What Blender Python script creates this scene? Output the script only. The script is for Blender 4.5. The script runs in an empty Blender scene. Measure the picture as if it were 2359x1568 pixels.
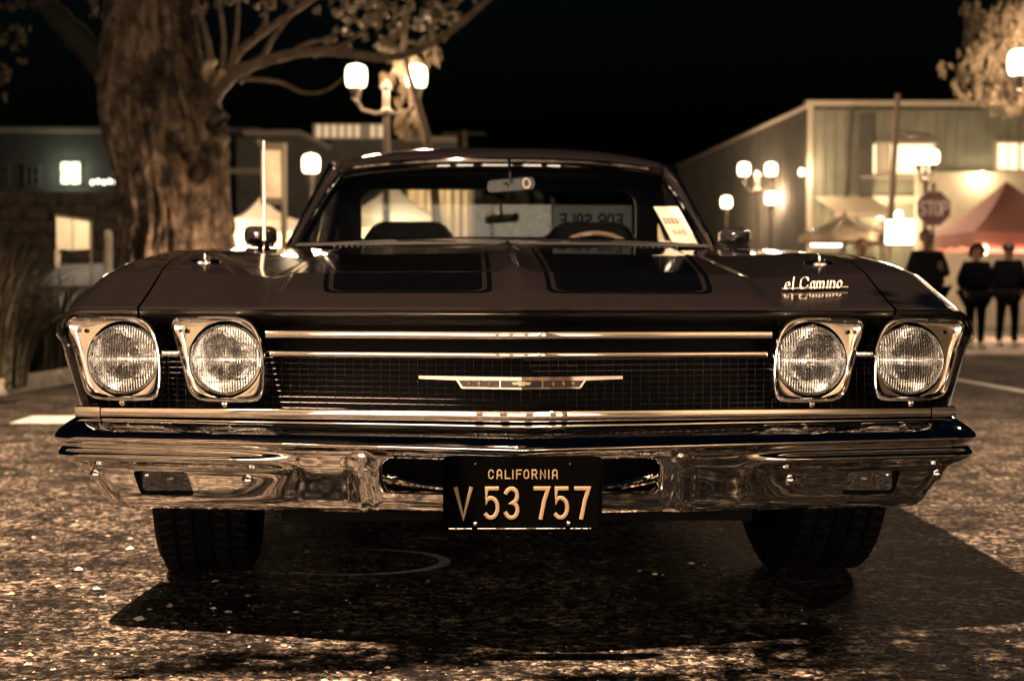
import bpy, bmesh, math, random
from mathutils import Vector, Matrix, noise
random.seed(7)
PI = math.pi
S = bpy.context.scene
C = S.collection

# ------------------------------------------------------------------ camera
ZC = 0.68
F = 3276.0                      # focal length in pixels of a 2359 wide frame (50 mm lens)
PITCH = math.atan((784 - 700) / F)
cam = bpy.data.cameras.new('camera'); co = bpy.data.objects.new('camera', cam); C.objects.link(co)
co.location = (0, 0, ZC)
co.rotation_euler = (PI/2 - PITCH, math.radians(-0.12), 0)
cam.lens = 50; cam.sensor_width = 36; cam.clip_end = 600; cam.clip_start = 0.05
cam.dof.use_dof = True; cam.dof.focus_distance = 2.86; cam.dof.aperture_fstop = 4.0; cam.dof.aperture_blades = 8
S.camera = co

def P(px, py, d):
    """world point at distance d along the view axis seen at pixel (px,py) of the 2359x1568 survey of the photograph"""
    v = (784 - py) / F; u = (px - 1179.5) / F
    dy = math.cos(PITCH) + v*math.sin(PITCH); dz = -math.sin(PITCH) + v*math.cos(PITCH)
    return Vector((u*d/dy, d, ZC + dz*d/dy))

# ------------------------------------------------------------------ night sky
w = bpy.data.worlds.new('World'); S.world = w; w.use_nodes = True
nt = w.node_tree; bg = nt.nodes['Background']
sky = nt.nodes.new('ShaderNodeTexSky'); sky.sky_type = 'NISHITA'; sky.sun_disc = False
sky.sun_elevation = math.radians(-3); sky.sun_rotation = math.radians(200)
tint = nt.nodes.new('ShaderNodeMix'); tint.data_type = 'RGBA'; tint.blend_type = 'MULTIPLY'; tint.inputs[0].default_value = 1.0; tint.inputs[7].default_value = (.22,.75,1.0,1)
nt.links.new(sky.outputs[0], tint.inputs[6]); nt.links.new(tint.outputs[2], bg.inputs[0]); bg.inputs[1].default_value = 0.05
S.view_settings.view_transform = 'Standard'; S.view_settings.look = 'None'
S.view_settings.exposure = 0.4; S.view_settings.gamma = 1.0; S.view_settings.use_curve_mapping = False
S.render.engine = 'CYCLES'
S.cycles.use_denoising = True
S.cycles.max_bounces = 10; S.cycles.transmission_bounces = 8; S.cycles.transparent_max_bounces = 16
S.cycles.sample_clamp_indirect = 8.0; S.cycles.sample_clamp_direct = 0
S.cycles.caustics_reflective = False; S.cycles.caustics_refractive = False

def lamp_light(name, loc, watts, col, size=0.15, parent=None, kind='POINT', target=None, angle=120, blend=0.6):
    l = bpy.data.lights.new(name, kind); l.energy = watts; l.color = col; l.shadow_soft_size = size
    if kind == 'SPOT': l.spot_size = math.radians(angle); l.spot_blend = blend
    o = bpy.data.objects.new(name, l); C.objects.link(o); o.location = loc
    if target is not None:
        o.rotation_euler = (Vector(target) - Vector(loc)).to_track_quat('-Z', 'Y').to_euler()
    if parent: o.parent = parent
    return o
AMBER = (1.0, 0.625, 0.385); WARM = (1.0, 0.72, 0.42); PALE = (0.95, 0.88, 0.62)

# ------------------------------------------------------------------ materials
MATS = {}
def srgb(h):
    h = h.lstrip('#'); c = [int(h[i:i+2], 16)/255 for i in (0, 2, 4)]
    return tuple(((x+0.055)/1.055)**2.4 if x > 0.04045 else x/12.92 for x in c)
def mat(name, col=(.5,.5,.5), rough=.5, metal=0., coat=0., emit=0., emitc=None, trans=0., ior=1.5, nscale=0., ncol=None, bump=0., bscale=20., spec=.5, stretch=(1,1,1), sheen=0., rvar=0.):
    if name in MATS: return MATS[name]
    m = bpy.data.materials.new(name); m.use_nodes = True; MATS[name] = m
    n = m.node_tree.nodes; L = m.node_tree.links; b = n['Principled BSDF']
    b.inputs['Base Color'].default_value = (*col, 1); b.inputs['Roughness'].default_value = rough
    b.inputs['Metallic'].default_value = metal; b.inputs['Coat Weight'].default_value = coat
    b.inputs['Coat Roughness'].default_value = .03
    b.inputs['Transmission Weight'].default_value = trans; b.inputs['IOR'].default_value = ior
    b.inputs['Specular IOR Level'].default_value = spec
    if emit: b.inputs['Emission Strength'].default_value = emit; b.inputs['Emission Color'].default_value = (*(emitc or col), 1)
    tc = n.new('ShaderNodeTexCoord'); mp = n.new('ShaderNodeMapping'); mp.inputs['Scale'].default_value = stretch
    L.new(tc.outputs['Object'], mp.inputs[0])
    if nscale:
        t = n.new('ShaderNodeTexNoise'); t.inputs['Scale'].default_value = nscale; t.inputs['Detail'].default_value = 5
        L.new(mp.outputs[0], t.inputs['Vector'])
        r = n.new('ShaderNodeValToRGB'); r.color_ramp.elements[0].position = .35; r.color_ramp.elements[1].position = .65
        r.color_ramp.elements[0].color = (*col, 1); r.color_ramp.elements[1].color = (*(ncol or tuple(c*.5 for c in col)), 1)
        L.new(t.outputs['Fac'], r.inputs[0]); L.new(r.outputs[0], b.inputs['Base Color'])
        if rvar:
            mr = n.new('ShaderNodeMapRange'); mr.inputs[3].default_value = max(rough-rvar, 0.01); mr.inputs[4].default_value = rough+rvar
            L.new(t.outputs['Fac'], mr.inputs[0]); L.new(mr.outputs[0], b.inputs['Roughness'])
    if bump:
        t = n.new('ShaderNodeTexNoise'); t.inputs['Scale'].default_value = bscale; t.inputs['Detail'].default_value = 4
        L.new(mp.outputs[0], t.inputs['Vector']); bp = n.new('ShaderNodeBump'); bp.inputs['Strength'].default_value = bump; bp.inputs['Distance'].default_value = .01
        L.new(t.outputs['Fac'], bp.inputs['Height']); L.new(bp.outputs[0], b.inputs['Normal'])
    return m

chrome = mat('chrome', (.94,.94,.93), .04, 1, nscale=9, ncol=(.84,.83,.81), rvar=.02)
chrome_wavy = mat('bumper_chrome', (.92,.92,.91), .035, 1, bump=.13, bscale=6.5, nscale=60, ncol=(.84,.82,.80))
for _x in chrome_wavy.node_tree.nodes:
    if _x.type == 'TEX_NOISE' and abs(_x.inputs['Scale'].default_value-6.5) < .01: _x.inputs['Detail'].default_value = 1.2
paint = mat('brown_metallic_paint', (.0090,.0075,.0078), .24, .55, coat=1, nscale=900, ncol=(.0150,.0124,.0128))

blackpaint = mat('black_panel_paint', (.0005,.0005,.0007), .04, 0, coat=0, spec=.35)
blackmat = mat('black_matte', (.002,.002,.0025), .6, spec=.1)
rubber = mat('rubber', (.0025,.0028,.0034), .8, spec=.12, bump=.3, bscale=60)
interior = mat('black_vinyl', (.004,.0045,.005), .6, bump=.2, bscale=80)
wiremat = mat('grille_wire', (.13,.13,.14), .25, 1)

def leaf_mat(name, c1, c2, tl=.45):
    m = mat(name, c1, .6, nscale=2, ncol=c2); n = m.node_tree.nodes; L = m.node_tree.links
    t = n.new('ShaderNodeBsdfTranslucent'); t.inputs[0].default_value = (*c1, 1); mx = n.new('ShaderNodeMixShader'); mx.inputs[0].default_value = tl
    L.new(n['Principled BSDF'].outputs[0], mx.inputs[1]); L.new(t.outputs[0], mx.inputs[2]); L.new(mx.outputs[0], n['Material Output'].inputs[0])
    return m
# ------------------------------------------------------------------ mesh helpers
def link(name, me, m=None, parent=None, smooth=35):
    o = bpy.data.objects.new(name, me); C.objects.link(o)
    if m is not None:
        for mm in (m if isinstance(m, (list, tuple)) else [m]): me.materials.append(mm)
    if smooth and len(me.polygons):
        me.polygons.foreach_set('use_smooth', [True]*len(me.polygons))
        me.set_sharp_from_angle(angle=math.radians(smooth))
    if parent is not None: o.parent = parent
    return o
def tag(o, label=None, cat=None, group=None, kind=None):
    if label: o['label'] = label
    if cat: o['category'] = cat
    if group: o['group'] = group
    if kind: o['kind'] = kind
    return o
def thing(name, label, cat, loc=(0,0,0), rz=0, group=None):
    o = bpy.data.objects.new(name, None); C.objects.link(o); o.location = loc; o.rotation_euler = (0,0,rz)
    return tag(o, label, cat, group)
class MB:
    def __init__(s): s.v = []; s.f = []; s.mi = []
    def add(s, v, f, mi=0):
        k = len(s.v); s.v += [tuple(p) for p in v]; s.f += [tuple(i+k for i in q) for q in f]; s.mi += [mi]*len(f); return s
    def grid(s, rows, mi=0, closeu=False, closev=False):
        nv = len(rows[0]); v = [p for r in rows for p in r]; f = []; nr = len(rows)
        for i in range(nr if closev else nr-1):
            for j in range(nv if closeu else nv-1):
                a = i*nv+j; b = i*nv+(j+1)%nv; c = ((i+1)%nr)*nv+(j+1)%nv; d = ((i+1)%nr)*nv+j
                f.append((a,b,c,d))
        return s.add(v, f, mi)
    def box(s, c, d, rot=None, mi=0):
        x,y,z = d[0]/2, d[1]/2, d[2]/2
        v = [Vector(p) for p in ((-x,-y,-z),(x,-y,-z),(x,y,-z),(-x,y,-z),(-x,-y,z),(x,-y,z),(x,y,z),(-x,y,z))]
        if rot: v = [rot @ p for p in v]
        v = [p + Vector(c) for p in v]
        return s.add(v, [(0,3,2,1),(4,5,6,7),(0,1,5,4),(1,2,6,5),(2,3,7,6),(3,0,4,7)], mi)
    def tube(s, pts, rad, n=8, mi=0, cap=True):
        pts = [Vector(p) for p in pts]; N = len(pts)
        if not isinstance(rad, (list, tuple)): rad = [rad]*N
        rows = []; up = None
        for i, p in enumerate(pts):
            t = (pts[min(i+1,N-1)] - pts[max(i-1,0)]).normalized()
            if up is None: up = Vector((0,0,1)) if abs(t.z) < .9 else Vector((0,1,0))
            a = t.cross(up).normalized(); b2 = a.cross(t).normalized(); up = b2
            rows.append([p + (a*math.cos(2*PI*k/n) + b2*math.sin(2*PI*k/n))*rad[i] for k in range(n)])
        k0 = len(s.v); s.grid(rows, mi, closeu=True)
        if cap:
            s.f.append(tuple(range(k0+n-1, k0-1, -1))); s.f.append(tuple(range(k0+(N-1)*n, k0+N*n))); s.mi += [mi, mi]
        return s
    def lathe(s, prof, n=24, axis='z', c=(0,0,0), mi=0):
        rows = []
        for r, h in prof:
            row = []
            for k in range(n):
                a = 2*PI*k/n; u, v = r*math.cos(a), r*math.sin(a)
                p = (u, v, h) if axis == 'z' else (u, h, v) if axis == 'y' else (h, u, v)
                row.append(Vector(p) + Vector(c))
            rows.append(row)
        return s.grid(rows, mi, closeu=True)
    def prism(s, poly, y0, y1, mi=0, mapf=None):
        """poly: list of (x,z) outline, extruded from y0 to y1"""
        n = len(poly); v = [(p[0], y0, p[1]) for p in poly] + [(p[0], y1, p[1]) for p in poly]
        if mapf: v = [mapf(q) for q in v]
        f = [tuple(range(n)), tuple(range(2*n-1, n-1, -1))] + [(i, i+n, (i+1)%n+n, (i+1)%n) for i in range(n)]
        return s.add(v, f, mi)
    def build(s, name, m=None, parent=None, smooth=35, fix=True):
        me = bpy.data.meshes.new(name); me.from_pydata(s.v, [], s.f); me.validate()
        if fix:
            bm = bmesh.new(); bm.from_mesh(me); bmesh.ops.recalc_face_normals(bm, faces=bm.faces); bm.to_mesh(me); bm.free()
        o = link(name, me, m, parent, smooth)
        if isinstance(m, (list, tuple)) and len(s.mi) == len(me.polygons): me.polygons.foreach_set('material_index', s.mi)
        return o
def box(name, c, d, m, parent=None, bevel=0, rot=None):
    mb = MB().box(c, d, rot)
    if not bevel: return mb.build(name, m, parent, smooth=0)
    me = bpy.data.meshes.new(name); me.from_pydata(mb.v, [], mb.f)
    bm = bmesh.new(); bm.from_mesh(me); bmesh.ops.recalc_face_normals(bm, faces=bm.faces)
    bmesh.ops.bevel(bm, geom=bm.edges[:], offset=bevel, segments=2, affect='EDGES', profile=.5); bm.to_mesh(me); bm.free()
    return link(name, me, m, parent)
def rrect(x0, x1, z0, z1, r, n=5):
    pts = []
    for cx, cz, a0 in ((x1-r, z1-r, 0), (x0+r, z1-r, 90), (x0+r, z0+r, 180), (x1-r, z0+r, 270)):
        for k in range(n+1):
            a = math.radians(a0 + 90*k/n); pts.append((cx+r*math.cos(a), cz+r*math.sin(a)))
    return pts
def lerp(a, b, t): return a + (b-a)*t
def interp(tab, x):
    if x <= tab[0][0]: return tab[0][1]
    for (x0,y0),(x1,y1) in zip(tab, tab[1:]):
        if x <= x1: return lerp(y0, y1, (x-x0)/(x1-x0))
    return tab[-1][1]
def smooth_tab(tab):
    """monotone-ish cubic through the table points"""
    n = len(tab); xs = [t[0] for t in tab]; ys = [t[1] for t in tab]
    d = [(ys[i+1]-ys[i])/(xs[i+1]-xs[i]) for i in range(n-1)]
    m = [d[0]] + [0 if d[i-1]*d[i] <= 0 else 2*d[i-1]*d[i]/(d[i-1]+d[i]) for i in range(1, n-1)] + [d[-1]]
    def f(x):
        if x <= xs[0]: return ys[0] + m[0]*(x-xs[0])
        if x >= xs[-1]: return ys[-1] + m[-1]*(x-xs[-1])
        for i in range(n-1):
            if x <= xs[i+1]:
                h = xs[i+1]-xs[i]; t = (x-xs[i])/h
                return (2*t**3-3*t*t+1)*ys[i] + (t**3-2*t*t+t)*h*m[i] + (-2*t**3+3*t*t)*ys[i+1] + (t**3-t*t)*h*m[i+1]
    return f
def sst(a, b, x):
    t = min(1, max(0, (x-a)/(b-a))); return t*t*(3-2*t)

# stroke lettering: each glyph is a list of polylines on a 1 x 1 box
def arc(cx, cy, rx, ry, a0, a1, n=8): return [(cx+rx*math.cos(math.radians(lerp(a0,a1,i/n))), cy+ry*math.sin(math.radians(lerp(a0,a1,i/n)))) for i in range(n+1)]
GL = {
 'V': [[(0,1),(.5,0),(1,1)]], 'C': [arc(.5,.68,.5,.32,10,180)+arc(.5,.32,.5,.32,180,350)],
 'A': [[(0,0),(.08,.85),(.3,1),(.7,1),(.92,.85),(1,0)],[(.05,.38),(.95,.38)]], 'L': [[(0,1),(0,0),(1,0)]], 'I': [[(.5,1),(.5,0)]],
 'F': [[(0,0),(0,1),(1,1)],[(0,.52),(.75,.52)]], 'O': [arc(.5,.68,.5,.32,0,180)+arc(.5,.32,.5,.32,180,360)+[(1,.68)]],
 'R': [[(0,0),(0,1),(.6,1)]+arc(.6,.74,.4,.26,90,-90,6)+[(0,.48)],[(.5,.48),(1,0)]], 'N': [[(0,0),(0,1),(1,0),(1,1)]],
 'S': [arc(.5,.75,.5,.25,20,270,8)+arc(.5,.25,.5,.25,90,-160,8)], 'T': [[(0,1),(1,1)],[(.5,1),(.5,0)]], 'P': [[(0,0),(0,1),(.6,1)]+arc(.6,.74,.4,.26,90,-90,6)+[(0,.48)]],
 'E': [[(1,1),(0,1),(0,0),(1,0)],[(0,.52),(.8,.52)]], 'M': [[(0,0),(0,1),(.5,.35),(1,1),(1,0)]],
 '5': [[(.92,1),(.1,1),(.07,.55)]+arc(.42,.34,.55,.34,125,-55,9)+arc(.42,.3,.5,.3,-60,-140,4)],
 '3': [arc(.45,.75,.5,.25,155,-70,8)+[(.5,.5)]+arc(.45,.26,.53,.26,70,-155,9)], '7': [[(0,1),(1,1),(.72,.6),(.45,0)]],
 '4': [[(.8,0),(.8,1),(0,.35),(1,.35)]], '$': [arc(.5,.72,.45,.2,20,270,6)+arc(.5,.28,.45,.2,90,-160,6),[(.5,1.1),(.5,-.1)]],
 'l': [[(.3,1),(.3,.1),(.6,0)]], 'e': [[(.05,.3),(.9,.3)]+arc(.5,.3,.45,.3,0,310,10)], 'a': [arc(.45,.3,.45,.3,0,360,10),[(.9,.6),(.9,.1),(1.05,0)]],
 'm': [[(0,0),(0,.6)],[(0,.4)]+arc(.25,.4,.25,.2,180,0,5)+[(.5,0)],[(.5,.4)]+arc(.75,.4,.25,.2,180,0,5)+[(1,0)]],
 'i': [[(.5,.6),(.5,0)]], 'n': [[(0,0),(0,.6)],[(0,.35)]+arc(.45,.35,.45,.25,180,0,6)+[(.9,0)]], 'o': [arc(.5,.3,.5,.3,0,360,10)],
}
def stroke_glyph(mb, ch, ox, oz, w, h, th, depth, mapf, mi=0):
    """raised rounded strokes; mapf turns (x, offset_out, z) into a point"""
    for pl in GL[ch]:
        pts = [Vector((ox+a*w, oz+b*h)) for a, b in pl]
        n = len(pts); rows = []
        for i, p in enumerate(pts):
            t0 = (pts[i]-pts[i-1]).normalized() if i else None; t1 = (pts[i+1]-pts[i]).normalized() if i < n-1 else None
            t = ((t0 or t1)+(t1 or t0)); t = t.normalized() if t.length > 1e-6 else (t0 or t1)
            nn = Vector((-t.y, t.x)); k = 1.0
            if t0 and t1: k = 1/max(.5, abs(nn.dot(Vector((-t0.y, t0.x)))))
            if i == 0: p = p - t*th*.4
            if i == n-1: p = p + t*th*.4
            rows.append([mapf((lambda q, o: (q.x, o, q.y))(p+nn*th/2*s*k, o)) for s, o in ((-1,0),(-.8,depth*.75),(0,depth),(.8,depth*.75),(1,0))])
        mb.grid(rows, mi)
        mb.add([rows[0][i] for i in range(5)], [(0,1,2,3,4)], mi); mb.add([rows[-1][i] for i in range(5)], [(4,3,2,1,0)], mi)

# ------------------------------------------------------------------ the car (local frame: x right, y towards the tail from the nose peak, z up)
THETA = math.radians(1.3)
CAR = thing('pickup_car', 'brown and black vintage pickup coupe with chrome bumper and quad headlights, parked facing us', 'pickup car', (0.0194, 2.71, 0), THETA)
Fx = lambda x: .24*abs(x)                 # V-shaped front plane
YL = lambda x: .05 + .22*min(abs(x), .88) + (max(0, abs(x)-.88)**2)*3
ZTAB = [(0,.672),(.292,.7365),(.90,.7985),(1.50,.8440),(1.80,.860),(2.1,.864),(5,.85)]
def zc(t):
    if t <= 0: return .672
    return sum(interp(ZTAB, max(0, t+k*.004)) for k in (-2,-1,0,1,2))/5
lift = smooth_tab([(0,0),(.22,.012),(.51,.026),(.8,.025),(1.42,.010),(2,0),(5,0)])
def topz(x, y):
    t = y - YL(x); ax = abs(x); tt = max(0, t)
    z = zc(tt) + lift(tt)*sst(.45,.85,ax)
    fade = 1 - sst(1.45, 1.75, t)
    z += .010*(1-sst(.485,.535,ax))*sst(-.02,.12,t)*fade
    z += .016*math.exp(-(ax/.030)**1.4)*sst(.05,.30,t)*fade
    return z
xs = lambda t: .775 + .08*sst(-.1, 1.1, t)
LIPROWS = [(.034,.046),(.019,.032),(.005,.018),(-.003,.009),(-.004,.004),(.001,.001),(.008,0)]
def lin(a, b, n): return [lerp(a, b, i/(n-1)) for i in range(n)]
# hood
rows = []
for dy, dz in LIPROWS:
    rows.append([(u*xs(0), YL(u*xs(0))+dy, topz(u*xs(0), YL(u*xs(0))+max(dy,0)) - dz) for u in lin(-1,1,181)])
for t in [.02,.035]+sorted(lin(.05,1.66,70)+[.284,.288,.292,.296,.300,.892,.896,.904,.908]):
    r = []
    for u in lin(-1,1,181):
        x = u*xs(t); y = YL(x)*(1-.35*t/1.66) + .30*.35*t/1.66*0 + t*1.0
        r.append((x, y, topz(x, y)))
    rows.append(r)
rows.append([(x, y+.012, z-.012) for x, y, z in rows[-1]]); rows.append([(x, y+.002, z-.04) for x, y, z in rows[-1]])
MB().grid(rows).build('hood', paint, CAR, smooth=60)
# hood panels and pin stripes : thin painted skins following the hood
def panel_x(t, s):   # inner and outer edge of the black panel at distance t from the lip
    inn = .056 + .004*t; out = .40 + .085*t
    return inn, out
def hoodpt(x, t, lifted): 
    y = YL(x)*(1-.35*t/1.66) + t
    return (x, y, topz(x, y)+lifted)
T0, T1 = .095, 1.50
def outline(inset):
    """closed outline in (x,t) of one panel, rounded front corners"""
    i0, o0 = .056+inset, .405-inset; pts = []
    r = .03; t0 = T0+inset*.9
    for k in range(7): a = PI + (PI/2)*k/6; pts.append((i0+r+r*math.cos(a), t0+r+r*math.sin(a)))
    for k in range(7): a = 1.5*PI + (PI/2)*k/6; pts.append((o0-r+r*math.cos(a), t0+r+r*math.sin(a)))
    for t in lin(t0+.06, T1-inset, 24): pts.append((o0+.085*(t-t0), t))
    for t in reversed(lin(t0+.06, T1-inset, 24)): pts.append((i0+.004*(t-t0), t))
    return pts
for sgn in (-1, 1):
    # black field: rows across t
    rows = []
    ins = .020
    for t in [T0+ins*.9+.0005]+[T0+ins*.9+.03*(1-math.cos(PI/2*k/6)) for k in range(1,7)]+lin(T0+ins*.9+.05, T1-ins, 60):
        t0 = T0+ins*.9; i0, o0 = .056+ins, .405-ins
        cut = 0
        if t < t0+.03: cut = .03 - math.sqrt(max(0, .03**2-(t0+.03-t)**2))
        a = i0+.004*(t-t0)+cut; b = o0+.085*(t-t0)-cut
        rows.append([hoodpt(sgn*lerp(a,b,k/30), t, .0015) for k in range(31)])
    MB().grid(rows).build('black_panel', blackpaint, CAR, smooth=60)
    o1, o2 = outline(0), outline(.010)
    n = len(o1)
    MB().grid([[hoodpt(sgn*a[0], a[1], .0015), hoodpt(sgn*b[0], b[1], .0015)] for a, b in zip(o1+o1[:1], o2+o2[:1])]).build('pinstripe', blackpaint, CAR, smooth=60)
# fenders, doors, bed sides
def side_x(z): return interp([(.20,.895),(.47,.912),(.585,.945),(.64,.962),(1,.963)], z)
def section(t, inner):
    pts = []; nrm = []
    Y = YL(.9)
    for x in lin(inner, .90, 7):
        pts.append([x, YL(x)*(1-.0*t)+t, topz(x, YL(x)+t)]); nrm.append((0,-1))
    z0 = pts[-1][2]; taper = 1 - .012*sst(0,.2,t)
    for dx, dz, n in ((.922,.004,(-.3,-.95)),(.938,.012,(-.6,-.8)),(.950,.024,(-.85,-.5)),(.958,.040,(-.97,-.2)),(.962,.060,(-1,0))):
        pts.append([dx, YL(dx)+t, z0-dz]); nrm.append(n)
    zt = z0-.06
    y = Y+t
    zb = .44 if y < .60 else .20
    for yc in (.95, 3.90):
        if abs(y-yc) < .385: zb = max(zb, .325+math.sqrt(.385**2-(y-yc)**2))
    for k in range(1, 13):
        z = lerp(zt, zb, k/12); xx = min(side_x(z), .962)
        xx += .006*math.exp(-((z-zb)/.03)**2) if zb > .3 and y > .5 else 0
        pts.append([xx, YL(.962)+t, z]); nrm.append((-1,0))
    return pts, nrm
def body_strip(name, t0, t1, n, sgn, inner, front=False, m=paint):
    rows = []
    if front:
        pts, nr = section(t0, inner(0))
        for dy, dz in LIPROWS[:-1]: rows.append([(sgn*(p[0]+q[0]*dz*.7), p[1]-t0+dy, p[2]+q[1]*dz) for p, q in zip(pts, nr)])
    for t in lin(t0, t1, n):
        pts, nr = section(t, inner(t)); rows.append([(sgn*p[0], p[1], p[2]) for p in pts])
    return MB().grid(rows).build(name, m, CAR, smooth=50)
for sgn in (-1, 1):
    body_strip('fender', .008, 1.715, 70, sgn, lambda t: xs(t)+.006, True)
    body_strip('door', 1.72, 2.88, 24, sgn, lambda t: .70)
    body_strip('bed_side', 2.886, 4.75, 60, sgn, lambda t: .74)
    # dark wheel well liners behind the arches
    for yc in (.95, 3.90):
        MB().grid([[(sgn*x, yc+.40*math.cos(a), .325+.40*math.sin(a)) for x in (.50,.90)] for a in lin(.12, PI-.12, 20)]).build('wheel_well', blackmat, CAR)
    # shadow gap filler under the hood seam
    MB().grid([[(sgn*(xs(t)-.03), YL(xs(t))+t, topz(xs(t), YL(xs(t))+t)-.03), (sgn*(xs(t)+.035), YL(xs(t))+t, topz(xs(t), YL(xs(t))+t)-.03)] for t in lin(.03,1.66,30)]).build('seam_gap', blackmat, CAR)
# cowl between hood and windshield, floor, firewall, bed
MB().grid([[(x, y, .835+.004*k) for x in lin(-.86,.86,21)] for k, y in enumerate((1.60, 1.80, 2.1, 2.6))]).build('cowl', paint, CAR)
box('floor_pan', (0, 2.9, .26), (1.66, 3.9, .06), blackmat, CAR)
box('engine_bay', (0, .80, .42), (.90, .8, .26), blackmat, CAR)
box('firewall', (0, 1.55, .55), (1.7, .04, .55), blackmat, CAR)
box('bed_floor', (0, 4.3, .55), (1.5, 1.5, .03), paint, CAR)
box('tailgate', (0, 5.02, .62), (1.86, .05, .42), paint, CAR)
box('rear_bumper', (0, 5.14, .44), (1.86, .12, .13), chrome, CAR, bevel=.03)
# front valance wall behind grille and lamps (dark)
MB().grid([[(x, Fx(x)+.135, z) for x in lin(-.90,.90,41)] for z in (.40,.645)]).build('grille_backing', blackmat, CAR)
box('radiator_core', (0, .30, .52), (.9, .02, .20), blackmat, CAR)
# grille mesh: fine wires, too small to pick apart
mb = MB()
nx = 49
for i in range(-nx, nx+1):
    x = i*.0185
    mb.tube([(x, Fx(x)+.062, .452), (x, Fx(x)+.060, .588)], .0007, 4, cap=False)
for k in range(12):
    z = .458+k*.0113
    mb.tube([(x, Fx(x)+.0625, z) for x in (-.91, 0, .91)], .0005, 4, cap=False)
tag(mb.build('grille_mesh', wiremat, CAR), kind='stuff')
# chrome bars across the grille
def vbar(name, w, z0, z1, z0c, z1c, dep, yoff, n=21, endround=True):
    prof = [(-1,-.9),(-.97,-.32),(-.86,-.05),(-.3,0),(.3,-.004),(.84,-.05),(.96,-.34),(1,-.9)]
    rows = []
    for x in lin(-w, w, n):
        s = abs(x)/w; a = lerp(z0c, z0, s); b = lerp(z1c, z1, s)
        rows.append([(x, Fx(x)+yoff - q*dep, (a+b)/2 + p*(b-a)/2) for p, q in prof])
    o = MB().grid(rows)
    for r in (rows[0], rows[-1]): o.add(r, [tuple(range(len(r)))])
    return o.build(name, chrome, CAR, smooth=50)
vbar('grille_bar', .510, .6105, .6265, .611, .627, .018, .028)
vbar('grille_bar', .502, .5735, .5855, .5745, .5865, .016, .034)
vbar('grille_molding', .912, .4465, .4655, .4515, .4745, .022, .024)
for sgn in (-1, 1):
    e = [(sgn*.865, .207+.016),(sgn*.905,.217+.020),(sgn*.915,.25),(sgn*.915,.34)]
    MB().grid([[(sgn*x, Fx(x)+.0215-q*.024, .4562+p*.0118) for p, q in [(-1,-.9),(-.97,-.32),(-.86,-.05),(-.3,0),(.3,-.004),(.84,-.05),(.96,-.34),(1,-.9)]] for x in (.862,.890,.916)]).build('molding_end_cap', chrome, CAR, smooth=50)
    box('lamp_spacer', (sgn*.708, Fx(.708)+.03, .5785), (.036, .03, .014), chrome, CAR, bevel=.003)
    # folded chrome side marker bezel at the fender edge
    MB().tube([(sgn*.915, .262, .592), (sgn*.944, .272, .590), (sgn*.940, .278, .565), (sgn*.916, .290, .476)], [.004,.0045,.005,.003], 6).build('marker_bezel', chrome, CAR)
    MB().add([(sgn*.948,.31,.59),(sgn*.930,.275,.585),(sgn*.915,.29,.476),(sgn*.921,.33,.476)], [(0,1,2,3)]).build('marker_lens', mat('amber_marker', (.10,.035,.01), .25, coat=.6), CAR)
# body gap between hood brow and top bar already open; inner fender noses beside the grille
# ---------------- headlights
BZ = [(155,742),(158,733),(166,727.5),(182,725.5),(212,725),(245,725),(278,725.5),(305,727),(328,733),(344,744),(357,762),(366,785),(372,812),(375,845),(375,875),(373,897),(367,911),(356,919),(338,922),(305,922.5),(270,922),(238,921),(218,917),(204,908),(196,893),(189,868),(181,835),(171,800),(161,770),(156,754)]
def resample(poly, n):
    pts = poly+[poly[0]]; L = [0]
    for a, b in zip(pts, pts[1:]): L.append(L[-1]+math.hypot(b[0]-a[0], b[1]-a[1]))
    out = []
    for k in range(n):
        d = L[-1]*k/n
        for i in range(len(L)-1):
            if L[i] <= d < L[i+1]+1e-9:
                t = (d-L[i])/(L[i+1]-L[i]); out.append((lerp(pts[i][0],pts[i+1][0],t), lerp(pts[i][1],pts[i+1][1],t))); break
    return out
bz = [((x-279)/1130, -(y-825)/1130) for x, y in BZ]
bz = resample(bz, 72)
reflector = mat('reflector', (.97,.97,.97), .07, 1, bump=.55, bscale=14, stretch=(1,1,.6))
def make_glass(name, stretch, scale, bstr, ior=1.35, tint=(1,1,1)):
    m = mat(name, tint, .02, trans=1, ior=ior)
    n = m.node_tree.nodes; L = m.node_tree.links
    tc = n.new('ShaderNodeTexCoord'); mp = n.new('ShaderNodeMapping'); mp.inputs['Scale'].default_value = stretch
    wv = n.new('ShaderNodeTexWave'); wv.bands_direction = 'X'; wv.inputs['Scale'].default_value = scale; wv.inputs['Distortion'].default_value = .3
    ns = n.new('ShaderNodeTexVoronoi'); ns.inputs['Scale'].default_value = 34
    mp2 = n.new('ShaderNodeMapping'); mp2.inputs['Scale'].default_value = (.35,.2,1)
    L.new(tc.outputs['Object'], mp.inputs[0]); L.new(mp.outputs[0], wv.inputs['Vector'])
    L.new(tc.outputs['Object'], mp2.inputs[0]); L.new(mp2.outputs[0], ns.inputs['Vector'])
    ad = n.new('ShaderNodeMath'); ad.operation = 'MULTIPLY_ADD'; L.new(ns.outputs['Distance'], ad.inputs[0]); ad.inputs[1].default_value = .35; L.new(wv.outputs['Fac'], ad.inputs[2])
    bp = n.new('ShaderNodeBump'); bp.inputs['Strength'].default_value = bstr; bp.inputs['Distance'].default_value = .004
    L.new(ad.outputs[0], bp.inputs['Height']); L.new(bp.outputs[0], n['Principled BSDF'].inputs['Normal'])
    return m
fluted = make_glass('fluted_lamp_glass', (1,1,1), 60, .55)
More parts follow.
